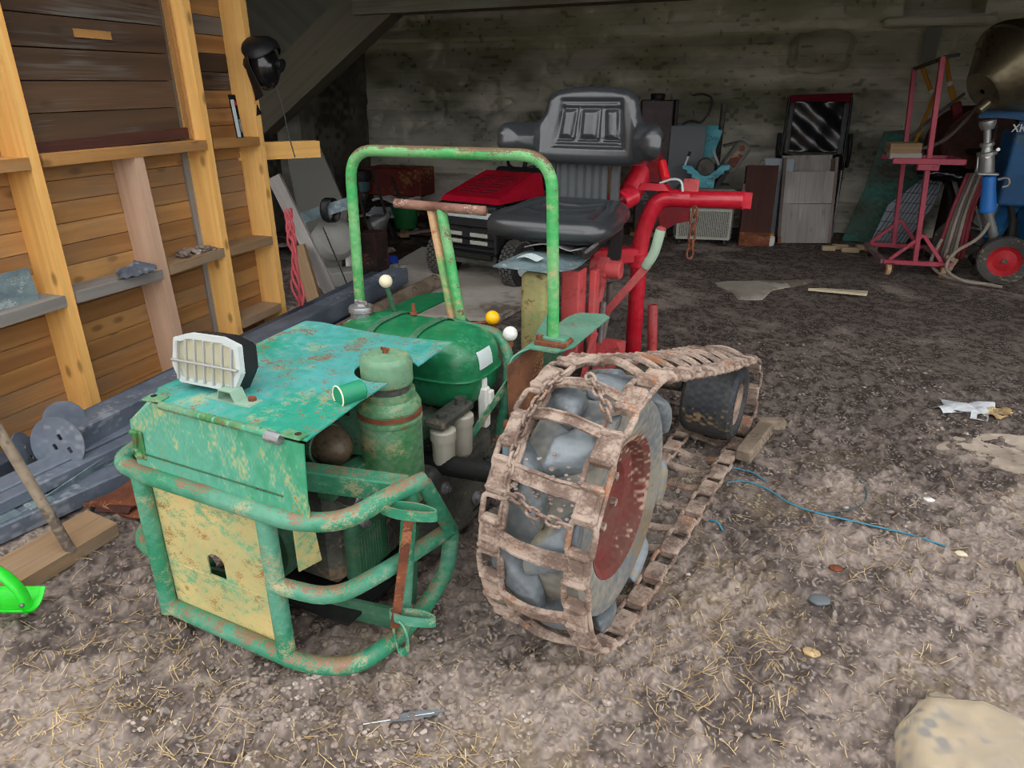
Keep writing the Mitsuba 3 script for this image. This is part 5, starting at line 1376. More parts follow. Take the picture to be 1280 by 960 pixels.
t = thing('wooden_hopper', 'open weathered grey wooden box leaning against the folding chair', 'box')
p = TH(t)
CR = ROOM @ trs((0.58, 7.96, 0.0), -9, -2, 6)
p('front_board', plank((0.0, -0.02, 0.0), (0.0, -0.02, 0.40), 0.47, 0.02, (0, -1, 0), 12), 'grey_wood', False, CR)
p('front_board', plank((0.0, -0.02, 0.405), (0.0, -0.02, 0.72), 0.47, 0.02, (0, -1, 0), 15), 'grey_wood', False, CR)
for x in (-0.25, 0.25):
    p('side_board', plank((x, 0.08, 0.0), (x, 0.10, 0.86), 0.03, 0.24, (0, -1, 0)), 'old_box', False, CR)
p('back_board', plank((0.0, 0.21, 0.05), (0.0, 0.21, 0.90), 0.49, 0.02, (0, -1, 0)), 'grey_wood', False, CR)
wood('old_box', srgb(126, 112, 104), srgb(98, 84, 78), 1.0, 0.2, 0.3, srgb(140, 136, 132), 0.3)
p('worn_end', box((-0.25, 0.04, 0.03), (0.034, 0.24, 0.07)), 'rust', 30, CR)
for i, (x, w, ln, a) in enumerate(((0.92, 7.72, 0.14, 20), (1.0, 7.60, 0.16, -30), (0.80, 7.62, 0.12, 5), (1.12, 7.76, 0.10, 60), (1.20, 7.72, 0.10, 75))):
    single('wood_offcut', ['pale wood offcut lying right of the grey wooden box, nearest the box', 'pale wood offcut lying lowest in front of the green sheet', 'thin pale wood sliver lying in front of the grey wooden box', 'whitish wood block under the green sheet, left one of two', 'whitish wood block under the green sheet, right one of two'][i], 'wood scrap', plank((x - ln / 2, w, 0.025), (x + ln / 2, w + 0.02, 0.025), 0.06, 0.045), 'straw_wood', M=ROOM)
wood('straw_wood', srgb(196, 178, 148), srgb(170, 144, 104), 1.0, 0.1, 0.2)
t = thing('white_jar', 'small white jar on the floor left of the grey wooden box', 'jar')
put(t + '__body', lathe([[0, 0], [0.045, 0], [0.05, 0.01], [0.05, 0.08], [0.035, 0.10], [0, 0.10]], 16), 'white_paint', 30, ROOM @ trs((0.24, 7.72, 0)))
put(t + '__cap', cyl((0.24, 7.72, 0.10), (0.24, 7.72, 0.125), 0.035, 14, 0.004), 'handle_yellow', 30, ROOM)
# --- folding chair
t = thing('folding_chair', 'folding camping chair with a wine red top edge and shiny black back sheet', 'chair')
p = TH(t)
FC = ROOM @ trs((0.575, 8.52, 0.0), 0, 0, 6)
p('back_sheet', surf(lambda u, v: (-0.25 + 0.50 * u, 0.02 * math.sin(9 * u + 4 * v) * math.sin(7 * v) + 0.05 * v - 0.03 * math.sin(math.pi * u), 0.88 + 0.50 * v), 26, 26, 0.004), 'black_film', True, FC)
p('top_band', surf(lambda u, v: (-0.31 + 0.62 * u, 0.05 - 0.05 * math.sin(math.pi * u) * v + 0.01, 1.34 + 0.10 * v + 0.025 * u), 14, 6, 0.012), 'wine_cloth', True, FC)
for s in (-1, 1):
    p('upright', tube([(s * 0.31, 0.05, 1.42), (s * 0.32, 0.0, 0.80), (s * 0.31, -0.12, 0.0)], 0.013, 10, bend=0.2), 'black_plastic', True, FC)
    p('armrest', tube([(s * 0.36, 0.04, 1.06), (s * 0.365, -0.02, 0.84), (s * 0.34, -0.10, 0.74)], 0.022, 10, bend=0.08), 'black_plastic', True, FC)
    p('front_leg', tube([(s * 0.30, -0.10, 0.70), (s * 0.31, -0.14, 0.0)], 0.012, 10), 'bare_steel', True, FC)
    p('edge_tape', surf(lambda u, v, s=s: (s * (0.245 + 0.05 * u), 0.05 * v - 0.004, 0.86 + 0.50 * v), 4, 10, 0.006), 'charcoal' if s > 0 else 'black_plastic', True, FC)
p('seat_sling', surf(lambda u, v: (-0.30 + 0.60 * u, -0.16 + 0.20 * v, 0.72 - 0.05 * math.sin(math.pi * u) + 0.14 * v), 14, 8, 0.008), 'black_plastic', True, FC)
p('side_cloth', surf(lambda u, v: (0.16 + 0.17 * u, -0.06, 0.10 + 0.64 * v), 5, 10, 0.006), 'black_plastic', True, FC)
# --- leaning green sheet and grey grid
single('green_tarp_board', 'large stained green board leaning slantwise behind the red trolley', 'board', bumpy(extr([(0.98, 0.0), (1.30, 0.0), (1.36, 0.30), (1.78, 0.72), (1.60, 0.95), (1.40, 1.14), (1.22, 1.12), (1.12, 0.55)], 0.018).subdivide_to_size(0.12), 0.006, 7), 'green_sheet', 30, ROOM @ frame((0, 8.22, 0), [1, 0, 0], [0, 0.22, 0.975], [0, -0.975, 0.22]))
t = thing('grey_grating', 'pale grey sheet with a wire grid leaning in front of the green board', 'grating')
p = TH(t)
GF = ROOM @ frame((0, 8.02, 0), [1, 0, 0], [0, 0.22, 0.975], [0, -0.975, 0.22])
gp = Polygon([(1.22, 0.0), (1.52, -0.01), (1.74, 0.42), (1.80, 0.76), (1.64, 0.72), (1.34, 0.42)])
p('sheet', extr(gp, 0.012), 'grating_grey', False, GF)
prin('grating_grey', srgb(140, 148, 156), 0.6, 0, 0.3)
for i in range(9):
    a, b = np.array([1.22 + 0.036 * i, 0.0]), np.array([1.22 + 0.036 * i + 0.34, 0.74])
    ln = trimesh.path if False else None
    from shapely.geometry import LineString
    q_ = gp.intersection(LineString([a, b]))
    if q_.length > 0.05 and hasattr(q_, 'coords'):
        (x0, y0), (x1, y1) = q_.coords[0], q_.coords[-1]
        p('wire', tube([(x0, y0, 0.016), (x1, y1, 0.016)], 0.004, 5), 'shade_grey', False, GF)
for i in range(7):
    q_ = gp.intersection(LineString([(1.1, 0.06 + 0.1 * i), (1.9, 0.03 + 0.1 * i)]))
    if q_.length > 0.05 and hasattr(q_, 'coords'):
        (x0, y0), (x1, y1) = q_.coords[0], q_.coords[-1]
        p('wire', tube([(x0, y0, 0.016), (x1, y1, 0.016)], 0.004, 5), 'shade_grey', False, GF)
# --- pink red trolley stand
t = thing('trolley_stand', 'pinkish red steel trolley stand on casters with two tall posts', 'trolley')
p = TH(t)
TS = ROOM @ trs((1.15, 6.66, 0), 0, 0, 3)
sq = lambda a, b, w=0.038, m='pink_paint', up=(0, 0, 1): p('rail', bar(a, b, w, w, up, 0.003), m, 30, TS)
W_, D_ = 0.52, 0.78
sq((0, 0, 0.12), (W_, 0, 0.12)); sq((0, D_, 0.12), (W_, D_, 0.12))
for x in (0, W_):
    p('side_rail', bar((x, 0, 0.12), (x, D_, 0.12), 0.045, 0.04, (0, 0, 1), 0.003), 'trolley_worn', 30, TS)
paint('trolley_worn', srgb(150, 110, 112), srgb(126, 96, 98), srgb(160, 150, 146), srgb(110, 74, 62), 0.4, 0.3, 6.0)
tops = ((0.245, 0.0, 1.72), (0.235, D_, 1.66))
for (x, y, z) in tops:
    p('post', bar((x, y, 0.12), (x - 0.125, y, z), 0.038, 0.038, (0, 1, 0), 0.003), 'pink_paint', 30, TS)
    p('strut', bar((x + 0.02, y, 0.36), (x - 0.20, y, 0.14), 0.03, 0.03, (0, 1, 0), 0.003), 'pink_paint', 30, TS)
    p('strut', bar((x + 0.02, y, 0.36), (x + 0.20, y, 0.14), 0.03, 0.03, (0, 1, 0), 0.003), 'pink_paint', 30, TS)
p('top_bar', bar((0.12, 0.0, 1.705), (0.11, D_ + 0.02, 1.655), 0.025, 0.025), 'dark_iron', 30, TS)
p('top_bar', bar((0.125, 0.0, 1.715), (0.23, -0.03, 1.73), 0.025, 0.025), 'black_iron', 30, TS)
p('shelf_bar', bar((-0.09, -0.03, 0.95), (0.43, -0.03, 0.95), 0.035, 0.045, (0, 0, 1), 0.003), 'pink_paint', 30, TS)
p('shelf_bar', bar((-0.09, 0.40, 0.95), (0.43, 0.40, 0.95), 0.035, 0.04, (0, 0, 1), 0.003), 'pink_paint', 30, TS)
p('shelf_bar', bar((0.43, -0.03, 0.95), (0.43, 0.40, 0.95), 0.035, 0.04, (0, 0, 1), 0.003), 'pink_paint', 30, TS)
p('bracket', box((0.18, -0.02, 0.905), (0.16, 0.05, 0.05), 0.004), 'pink_paint', 30, TS)
for x, y, w in ((0.05, 0.0, 1), (W_ - 0.05, 0.0, 1), (0.05, D_, 1), (W_ - 0.05, D_, 1)):
    k_ = p('caster', cyl((x - 0.02, y, 0.055), (x + 0.02, y, 0.055), 0.05, 20, 0.008), 'caster_tan' if y == 0 else 'rubber', 30, TS)
    put(k_ + '__fork', cat_([box((x - 0.028, y, 0.07), (0.006, 0.06, 0.08)), box((x + 0.028, y, 0.07), (0.006, 0.06, 0.08)), box((x, y, 0.108), (0.07, 0.07, 0.008))]), 'rust', 30, TS)
prin('caster_tan', srgb(196, 160, 124), 0.6, 0, 0.3)
single('shelf_plank', 'short thick weathered plank lying on top of another on the trolley shelf', 'plank', plank((-0.12, 0.10, 1.045), (0.11, 0.10, 1.05), 0.22, 0.075), 'dusty_wood', M=TS)
single('shelf_plank', 'lower short plank lying directly on the red trolley shelf', 'plank', plank((-0.10, 0.12, 0.985), (0.13, 0.10, 0.985), 0.22, 0.05), 'grey_wood', M=TS)
# --- behind the trolley: rusty drum, loppers, dark boards
t = thing('rusty_drum', 'big rusty brown round drum lying behind the trolley stand', 'drum')
put(t + '__shell', lathe_on((2.0, 7.9, 1.02), (1.92, 8.5, 1.02), [[0, 0], [0.30, 0.0], [0.33, 0.02], [0.34, 0.05], [0.33, 0.09], [0.33, 0.25], [0.34, 0.28], [0.33, 0.31], [0.33, 0.55], [0.3, 0.6], [0, 0.6]], 48), 'rust_drum', 30, ROOM)
put(t + '__rim', lathe_on((2.0, 7.885, 1.02), (2.0, 7.93, 1.02), [[0.31, 0.0], [0.345, 0.0], [0.345, 0.04], [0.31, 0.04]], 48), 'rust_drum', 30, ROOM)
single('drum_bench', 'dark low bench under the rusty drum', 'bench', cat_([box((2.2, 8.25, 0.64), (0.7, 0.6, 0.06)), box((1.92, 8.25, 0.31), (0.06, 0.5, 0.62)), box((2.48, 8.25, 0.31), (0.06, 0.5, 0.62))]), 'brown_dark', 30, ROOM)
prin('brown_dark', srgb(58, 44, 38), 0.8, 0, 0.2)
t = thing('black_tarp', 'crumpled black plastic lying on the bench before the rusty drum', 'plastic sheet')
put(t + '__sheet', bumpy(trimesh.creation.icosphere(3, 1).apply_scale((0.26, 0.16, 0.07)).apply_translation((1.72, 7.75, 0.76)), 0.05, 9, 2), 'black_film', True, ROOM)
for i, (a, b) in enumerate((((1.36, 8.05, 1.72), (1.50, 8.0, 1.46)), ((1.56, 8.05, 1.76), (1.70, 8.0, 1.36)))):
    t = thing('long_handle', ['yellow brown tool handle with a white tip hanging between the trolley posts', 'yellow handle with a white band and dark red head right of the trolley post'][i], 'tool')
    p = TH(t)
    a, b = np.array(a), np.array(b)
    p('shaft', tube([a, a + (b - a) * (0.9 if i == 0 else 0.5)], 0.02, 10), 'handle_yellow', True)
    e0 = a + (b - a) * (0.9 if i == 0 else 0.5)
    p('ferrule', cyl(e0, e0 + (b - a) * 0.09, 0.024, 12, 0.002), 'white_paint')
    if i == 1:
        p('blade', bar(e0 + (b - a) * 0.09, b + [0.02, 0, 0.0], 0.05, 0.03, (0, -1, 0), 0.006), 'handle_yellow')
        p('head', bar(b + [0.01, 0, 0.02], b + [0.08, 0, -0.14], 0.09, 0.04, (0, -1, 0), 0.01), 'dark_red')
single('tool_shaft', 'slim wooden tool shaft leaning low between the trolley posts', 'tool', tube([(1.44, 8.0, 1.00), (1.60, 8.3, 1.55)], 0.018, 10), 'handle_yellow', True, ROOM)
single('dark_hose', 'dark hose looping from the mixer drum down behind the trolley', 'hose', tube([(1.74, 7.2, 1.40), (1.66, 7.3, 1.22), (1.55, 7.4, 1.05), (1.35, 7.45, 0.98), (1.2, 7.5, 0.99)], 0.016, 10, bend=0.12), 'hose_dark', True, ROOM)
single('dark_hose', 'second dark hose crossing straight behind the right trolley post', 'hose', tube([(1.75, 7.9, 1.46), (1.5, 7.9, 1.22), (1.36, 7.9, 1.05)], 0.014, 10, bend=0.1), 'hose_dark', True, ROOM)
single('wall_notice', 'small pale sheet fixed to the back wall above the trolley', 'sheet', box((1.52, WB - 0.075, 1.90), (0.14, 0.012, 0.34)), 'notice_grey', 30, ROOM)
prin('notice_grey', srgb(120, 122, 112), 0.9, 0, 0.1)
# --- bicycle, only its rear half shows
t = thing('bicycle', 'grey bicycle half hidden behind the trolley and the cement mixer', 'bicycle')
p = TH(t)
BM = ROOM @ trs((2.03, 7.22, 0.345), 0, 0, -76)
RBM = BM @ frame((0, 0, 0), [1, 0, 0], [0, 0, 1], [0, -1, 0])
p('tyre', tube([(0.325 * math.cos(a), 0.325 * math.sin(a), 0) for a in np.linspace(0, 2 * math.pi, 64, endpoint=False)], 0.024, 10, closed=True), 'rubber', True, RBM)
p('wheel_rim', tube([(0.295 * math.cos(a), 0.295 * math.sin(a), 0) for a in np.linspace(0, 2 * math.pi, 64, endpoint=False)], 0.011, 8, closed=True), 'dark_iron', True, RBM)
for i in range(20):
    a = i * math.pi / 10
    p('spoke', tube([(0.02 * math.cos(a + 0.5), 0.02 * math.sin(a + 0.5), 0.02 * (-1) ** i), (0.29 * math.cos(a), 0.29 * math.sin(a), 0)], 0.0018, 4), 'bare_steel', False, RBM)
p('hub', cyl((0, 0, -0.05), (0, 0, 0.05), 0.024, 14, 0.004), 'dark_iron', 30, RBM)
for nm, a, b, r in (('seat_tube', (-0.42, 0.48, 0), (-0.34, -0.03, 0), 0.018), ('seat_stay', (-0.40, 0.36, 0.05), (0, 0, 0.06), 0.010), ('chain_stay', (-0.34, -0.03, 0.05), (0, 0, 0.06), 0.011), ('seat_stay', (-0.40, 0.36, -0.05), (0, 0, -0.06), 0.010), ('down_tube', (-0.34, -0.03, 0), (-0.85, 0.40, 0), 0.020), ('top_tube', (-0.41, 0.42, 0), (-0.88, 0.46, 0), 0.017)):
    p(nm, tube([a, b], r, 10), 'frame_grey', True, RBM)
prin('frame_grey', srgb(176, 178, 178), 0.35, 0.2, 0.5)
p('crank', cat_([cyl((-0.34, -0.03, 0.05), (-0.34, -0.03, 0.06), 0.09, 24), bar((-0.34, -0.03, 0.07), (-0.22, -0.14, 0.075), 0.024, 0.012, (0, 0, 1)), box((-0.21, -0.15, 0.11), (0.09, 0.02, 0.06), 0.004)]), 'frame_grey', 30, RBM)
p('seat_post', tube([(-0.42, 0.46, 0), (-0.45, 0.60, 0)], 0.013, 10), 'chrome', True, RBM)
p('saddle', hull(np.vstack([ball((-0.44, 0.62, 0), 0.055, 1, (1.6, 0.6, 1.2)).vertices, ball((-0.64, 0.62, 0), 0.022, 1).vertices])), 'black_plastic', True, RBM)
p('front_wheel', tube([(-1.03 + 0.325 * math.cos(a), 0.325 * math.sin(a), 0) for a in np.linspace(0, 2 * math.pi, 64, endpoint=False)], 0.024, 10, closed=True), 'rubber', True, RBM)
p('fork', tube([(-0.90, 0.50, 0.0), (-1.03, 0.0, 0.05)], 0.013, 10), 'frame_grey', True, RBM)
# --- cement mixer
t = thing('cement_mixer', 'blue cement mixer with a dented steel drum at the right edge', 'cement mixer')
p = TH(t)
dr_prof = [[0.02, 0.0], [0.16, 0.0], [0.18, 0.02], [0.36, 0.26], [0.365, 0.285], [0.36, 0.30], [0.37, 0.34], [0.365, 0.36], [0.22, 0.62], [0.225, 0.64], [0.21, 0.64], [0.34, 0.36]]
p('drum', lathe_on((1.62, 6.78, 1.47), (2.02, 6.98, 1.78), dr_prof, 48), 'mixer_steel', 30)
p('drum__seam', lathe_on((1.62, 6.78, 1.47), (2.02, 6.98, 1.78), [[0.358, 0.27], [0.378, 0.28], [0.378, 0.315], [0.358, 0.325]], 48), 'mixer_steel', 30)
p('outlet', cyl((1.66, 6.72, 1.40), (1.60, 6.70, 1.33), 0.04, 16, 0.006), 'mixer_steel', 30)
p('yoke', surf(lambda u, v: (1.70 + 0.55 * u, 7.05 - 0.1 * u, 1.36 - 0.10 * u - 0.09 * v + 0.04 * math.sin(u * 3)), 12, 5, 0.05), 'blue_paint', 30)
p('housing', cat_([rbox((2.17, 7.15, 0.88), (0.40, 0.36, 0.60), 0.03, 1)]), 'blue_paint', 30)
p('housing__band', box((2.17, 6.963, 1.20), (0.40, 0.012, 0.10), 0.004), 'blue_band', 30)
prin('blue_band', srgb(28, 62, 96), 0.5, 0, 0.4)
tm = meshkit.text_mesh('XKA', 0.055, 0.003, True)
p('housing__lettering', tm, 'label_white', False, ROOM @ frame((1.93, 6.955, 1.172), [1, 0, 0], [0, 0, 1], [0, -1, 0]))
p('leg', bar((2.12, 7.1, 0.60), (1.98, 6.95, 0.30), 0.10, 0.09), 'blue_paint', 30)
p('leg', bar((2.25, 7.2, 0.62), (2.35, 7.25, 0.22), 0.10, 0.09), 'blue_paint', 30)
p('axle', cyl((1.80, 7.62, 0.22), (2.16, 6.84, 0.21), 0.02, 12), 'dark_iron', 30)
p('leg', cyl((2.0, 7.0, 0.42), (1.96, 7.15, 0.24), 0.035, 12), 'chrome_rough', 30)
p('spring', tube([(1.83 + 0.012 * math.cos(k * 1.3), 6.98 + 0.012 * math.sin(k * 1.3), 1.22 - 0.0045 * k) for k in range(40)], 0.004, 5), 'dark_iron', True)
for i, (c, n) in enumerate((((2.02, 6.60, 0.20), (-0.25, -1.0, 0.0)), ((1.86, 7.45, 0.20), (-0.25, -1.0, 0.0)))):
    n = np.array(n) / np.linalg.norm(n)
    c = np.array(c)
    k_ = p('wheel', lathe_on(c - n * 0.045, c + n * 0.045, [[0.12, 0.0], [0.15, -0.004], [0.185, 0.008], [0.195, 0.03], [0.195, 0.06], [0.185, 0.082], [0.15, 0.094], [0.12, 0.09]], 40), 'wheel_rubber', 30)
    put(k_ + '__rim', lathe_on(c - n * 0.045, c + n * 0.045, [[0.0, 0.03], [0.06, 0.03], [0.09, 0.012], [0.125, 0.006], [0.125, 0.085], [0.115, 0.08], [0.085, 0.062], [0.05, 0.07], [0.025, 0.078], [0.0, 0.078]], 36), 'wheel_red', 30, ROOM)
    put(k_ + '__hub', cyl(c + n * 0.03, c + n * 0.042, 0.02, 14, 0.003), 'dark_iron', 30, ROOM)
mottled('wheel_rubber', srgb(84, 82, 78), srgb(62, 60, 58), srgb(138, 122, 98), 6, 0.4, 0.85)
mottled('wheel_red', srgb(190, 36, 44), srgb(170, 30, 38), srgb(150, 96, 70), 7, 0.22, 0.55)
# --- pneumatic pump with blue grip
t = thing('drum_pump', 'silver pump tube with a bright blue lower grip standing before the mixer', 'pump')
p = TH(t)
p('pump_head', lathe_on((1.78, 6.75, 0.86), (1.69, 6.73, 1.27), [[0.0, 0.0], [0.05, 0.0], [0.055, 0.02], [0.052, 0.14], [0.07, 0.145], [0.07, 0.17], [0.042, 0.175], [0.036, 0.21], [0.05, 0.215], [0.05, 0.24], [0.026, 0.245], [0.026, 0.34], [0.045, 0.345], [0.05, 0.36], [0.06, 0.385], [0.058, 0.41], [0.0, 0.415]], 28), 'chrome_rough', 30)
p('flange', box((1.78, 6.75, 0.86), (0.15, 0.12, 0.02), 0.006), 'chrome_rough', 30)
p('grip', lathe_on((1.86, 6.76, 0.56), (1.80, 6.75, 0.85), [[0, 0], [0.058, 0.0], [0.062, 0.02], [0.05, 0.2], [0.05, 0.28], [0.04, 0.29], [0, 0.29]], 28), 'gun_blue', 30)
p('trigger', tube([(1.86, 6.72, 0.82), (1.93, 6.71, 0.84), (1.95, 6.71, 0.78), (1.90, 6.71, 0.76)], 0.014, 8, bend=0.03), 'bare_steel', True)
p('downpipe', cyl((1.86, 6.76, 0.56), (1.96, 6.80, 0.36), 0.035, 14, 0.004), 'chrome_rough', 30)
p('stand_pipe', cyl((1.96, 6.80, 0.36), (1.93, 6.95, 0.0), 0.03, 14, 0.004), 'dark_iron', 30)
p('gauge', cat_([cyl((1.74, 6.71, 1.0), (1.74, 6.68, 1.0), 0.02, 12), cyl((1.80, 6.70, 1.05), (1.80, 6.68, 1.05), 0.014, 12)]), 'chrome', 30)
# --- coil of flattened fire hose
t = thing('hose_coil', 'bunch of red and grey flat hoses hanging folded in front of the bicycle', 'hose')
p = TH(t)
for i in range(7):
    o = i * 0.026
    m_ = 'hose_red' if i in (0, 5, 6) else ('hose_dark' if i % 2 else 'hose_grey')
    p('strand', tube([(1.70 + o, 6.95 + 0.015 * i, 0.84), (1.64 + o * 1.1, 6.92 + 0.015 * i, 0.55), (1.60 + o * 1.25, 6.90, 0.18), (1.60 + o * 1.25, 6.92, 0.14)], 0.0155, 9, bend=0.12), m_, True)
prin('hose_grey', srgb(150, 140, 128), 0.7, 0, 0.3)
p('loop', tube([(1.60, 6.86, 0.30), (1.52, 6.78, 0.10), (1.62, 6.62, 0.03), (1.80, 6.55, 0.022), (2.0, 6.42, 0.022)], 0.014, 9, bend=0.12), 'hose_grey', True)
p('loop', tube([(1.92, 6.80, 0.62), (1.86, 6.72, 0.36), (1.66, 6.65, 0.24), (1.60, 6.60, 0.10), (1.72, 6.50, 0.03), (1.95, 6.48, 0.022)], 0.014, 9, bend=0.12), 'hose_grey', True)
p('wood_foot', plank((1.66, 6.86, 0.0), (1.72, 6.88, 0.15), 0.10, 0.02, (0, -1, 0)), 'straw_wood')

# ================================================================== lawn tractor and the junk heap behind the roll bar
t = thing('lawn_tractor', 'red and black ride-on lawn tractor standing behind the roll bar', 'lawn tractor')
p = TH(t)
LT = ROOM @ trs((-2.10, 5.30, 0.0), 0, 0, -15)
hpts = [(-0.29, -0.06, 0.66), (0.29, -0.06, 0.66), (-0.27, -0.03, 0.70), (0.27, -0.03, 0.70), (-0.24, 0.52, 0.85), (0.24, 0.52, 0.85), (-0.26, 0.62, 0.84), (0.26, 0.62, 0.84), (-0.29, 0.62, 0.66), (0.29, 0.62, 0.66)]
p('hood', hull(hpts), 'mower_red', 30, LT, label='red sloping hood of the lawn tractor')
sl = math.atan2(0.15, 0.55)
for s in (-1, 1):
    for i in range(7):
        p('hood__vent', box((s * 0.095, 0.05 + i * 0.055, 0.727 + i * 0.055 * math.tan(sl)), (0.15, 0.020, 0.008), 0.002, trs((0, 0, 0), math.degrees(sl), 0, 0)), 'vent_red', 30, LT)
prin('vent_red', srgb(104, 10, 26), 0.5, 0, 0.4)
p('nose', rbox((0, -0.03, 0.46), (0.58, 0.16, 0.40), 0.03, 1), 'black_plastic', 30, LT)
p('nose__band', box((0.02, -0.112, 0.575), (0.46, 0.012, 0.05), 0.004), 'label_white', 30, LT)
for z in (0.42, 0.36):
    for x in (-0.12, 0.13):
        p('nose__lamp', box((x, -0.112, z), (0.17, 0.012, 0.032), 0.004), 'heater_pale', 30, LT)
for z in (0.48, 0.39, 0.33, 0.29):
    p('nose__slat', box((0, -0.115, z), (0.55, 0.02, 0.018), 0.004), 'black_gloss', 30, LT)
p('bumper_plate', box((0, -0.05, 0.22), (0.52, 0.03, 0.10), 0.006), 'dark_iron', 30, LT)
p('chassis', box((0, 0.55, 0.27), (0.46, 1.3, 0.10), 0.01), 'black_iron', 30, LT)
p('deck', cyl((0, 0.65, 0.12), (0, 0.65, 0.20), 0.44, 36, 0.02), 'black_iron', 30, LT)
p('dash', box((0, 0.68, 0.70), (0.46, 0.12, 0.34), 0.03), 'black_plastic', 30, LT)
p('steering_wheel', tube([(0.18 * math.cos(a), 0.80 + 0.13 * math.sin(a), 0.945 + 0.09 * math.sin(a)) for a in np.linspace(0, 2 * math.pi, 36, endpoint=False)], 0.014, 8, closed=True), 'black_plastic', True, LT)
p('steering_column', cyl((0, 0.72, 0.80), (0, 0.80, 0.94), 0.02, 10), 'black_plastic', 30, LT)
p('rear_fender', rbox((0, 1.35, 0.50), (0.86, 0.62, 0.16), 0.06, 1), 'mower_red', 30, LT)
p('lawn_seat', rbox((0, 1.35, 0.68), (0.44, 0.42, 0.12), 0.05, 1), 'black_plastic', 30, LT)
p('lawn_seat__back', rbox((0, 1.58, 0.86), (0.42, 0.10, 0.36), 0.045, 1), 'black_plastic', 30, LT)


def tyre(key, c, r, w, n=26):
    prof = [[r * 0.52, -w * 0.42], [r * 0.6, -w / 2], [r * 0.85, -w / 2], [r * 0.95, -w * 0.42], [r * 0.985, -w * 0.2], [r * 0.985, w * 0.2], [r * 0.95, w * 0.42], [r * 0.85, w / 2], [r * 0.6, w / 2], [r * 0.52, w * 0.42]]
    F = LT @ frame(c, [0, 0, 1], [0, 1, 0], [-1, 0, 0])
    k_ = p(key, lathe(prof, 40), 'rubber', 30, F)
    tr = []
    for i in range(n):
        for j, b in enumerate((-0.3, -0.1, 0.1, 0.3)):
            a = (i + 0.5 * (j % 2)) * 2 * math.pi / n
            tr.append(box((r * 0.985 * math.cos(a), r * 0.985 * math.sin(a), b * w), (0.014, r * 0.17, w * 0.15), 0.0, trs((0, 0, 0), 0, 0, math.degrees(a))))
    put(k_ + '__tread', cat_(tr), 'tread_grey', 30, F)
    labels[k_ + '__tread'] = {'kind': 'stuff'}
    for s in (-1, 1):
        put(k_ + '__rim', lathe([[0, s * w * 0.30], [r * 0.2, s * w * 0.32], [r * 0.45, s * w * 0.36], [r * 0.55, s * w * 0.44], [r * 0.55, s * w * 0.2], [0, s * w * 0.2]], 30), 'label_white', 30, F)


prin('tread_grey', srgb(92, 90, 86), 0.85, 0, 0.2)
tyre('front_tyre', (-0.37, 0.08, 0.185), 0.185, 0.15)
tyre('front_tyre', (0.37, 0.08, 0.185), 0.185, 0.15)
tyre('rear_tyre', (-0.40, 1.30, 0.24), 0.24, 0.22)
tyre('rear_tyre', (0.40, 1.30, 0.24), 0.24, 0.22)
p('front_axle', cyl((-0.33, 0.08, 0.2), (0.33, 0.08, 0.2), 0.025, 12), 'dark_iron', 30, LT)
single('floor_slab', 'pale concrete slab on the earth floor under the lawn tractor', 'slab', bumpy(extr([(-2.75, 4.15), (-1.55, 4.35), (-1.45, 5.0), (-1.65, 5.6), (-2.0, 6.6), (-3.1, 6.4), (-3.0, 5.2)], 0.03).subdivide_to_size(0.12), 0.006, 4), 'slab', 30, ROOM @ trs((0, 0, -0.008)))
single('grey_plastic_sheet', 'crumpled grey plastic sheet standing behind the lawn tractor', 'plastic sheet', bumpy(surf(lambda u, v: (-2.35 + 0.62 * u, 7.7 + 0.05 * math.sin(9 * u), 0.25 + 0.50 * v), 30, 20, 0.006), 0.03, 6), 'film_grey', True, ROOM)
prin('film_grey', srgb(138, 146, 156), 0.3, 0, 0.5)
t = thing('slatted_board', 'old slatted brown board standing behind the seat support', 'board')
for i in range(7):
    put(t + '__slat', box((-1.92 + 0.075 * i, 8.2, 0.45), (0.068, 0.03, 0.90), 0.003), 'dusty_slab', 30, ROOM)
put(t + '__rail', box((-1.695, 8.225, 0.5), (0.52, 0.02, 0.06)), 'dusty_slab', 30, ROOM)
# heap at the left
single('red_crate', 'faded red metal box lying on the junk heap near the back wall', 'box', bumpy(box((-4.0, 7.75, 0.50), (0.72, 0.4, 0.32), 0.015).subdivide().subdivide().subdivide(), 0.006, 9), 'crate_red', 30, ROOM)
mottled('crate_red', srgb(116, 40, 34), srgb(88, 34, 30), srgb(120, 86, 50), 4, 0.35, 0.6)
single('dark_crate', 'small dark crate with worn reddish edges standing behind the roll bar', 'crate', cat_([box((-3.02, 5.28, 0.19), (0.17, 0.22, 0.36), 0.006), *[bar((-3.02 + sx * 0.083, 5.165, 0.0), (-3.02 + sx * 0.083, 5.165, 0.385), 0.02, 0.02) for sx in (-1, 1)], bar((-3.11, 5.165, 0.375), (-2.93, 5.165, 0.375), 0.02, 0.02)]), 'crate_dark', 30, ROOM)
mottled('crate_dark', srgb(64, 44, 40), srgb(44, 36, 34), srgb(112, 62, 52), 8, 0.3, 0.7)
single('paper_bag', 'flat crumpled pale paper lying under the red box', 'paper', bumpy(surf(lambda u, v: (-4.0 + 0.48 * u, 7.05 + 0.25 * v, 0.36 + 0.02 * math.sin(8 * u)), 20, 10, 0.02), 0.02, 9), 'paper', True, ROOM)
single('paper_bag', 'smaller pale crumpled paper lying left on the junk heap', 'paper', bumpy(surf(lambda u, v: (-3.95 + 0.4 * u, 6.75 + 0.25 * v, 0.24 + 0.06 * v), 16, 10, 0.02), 0.02, 7), 'foam_white', True, ROOM)
t = thing('metal_funnel', 'shiny grey metal funnel lying on the junk heap', 'funnel')
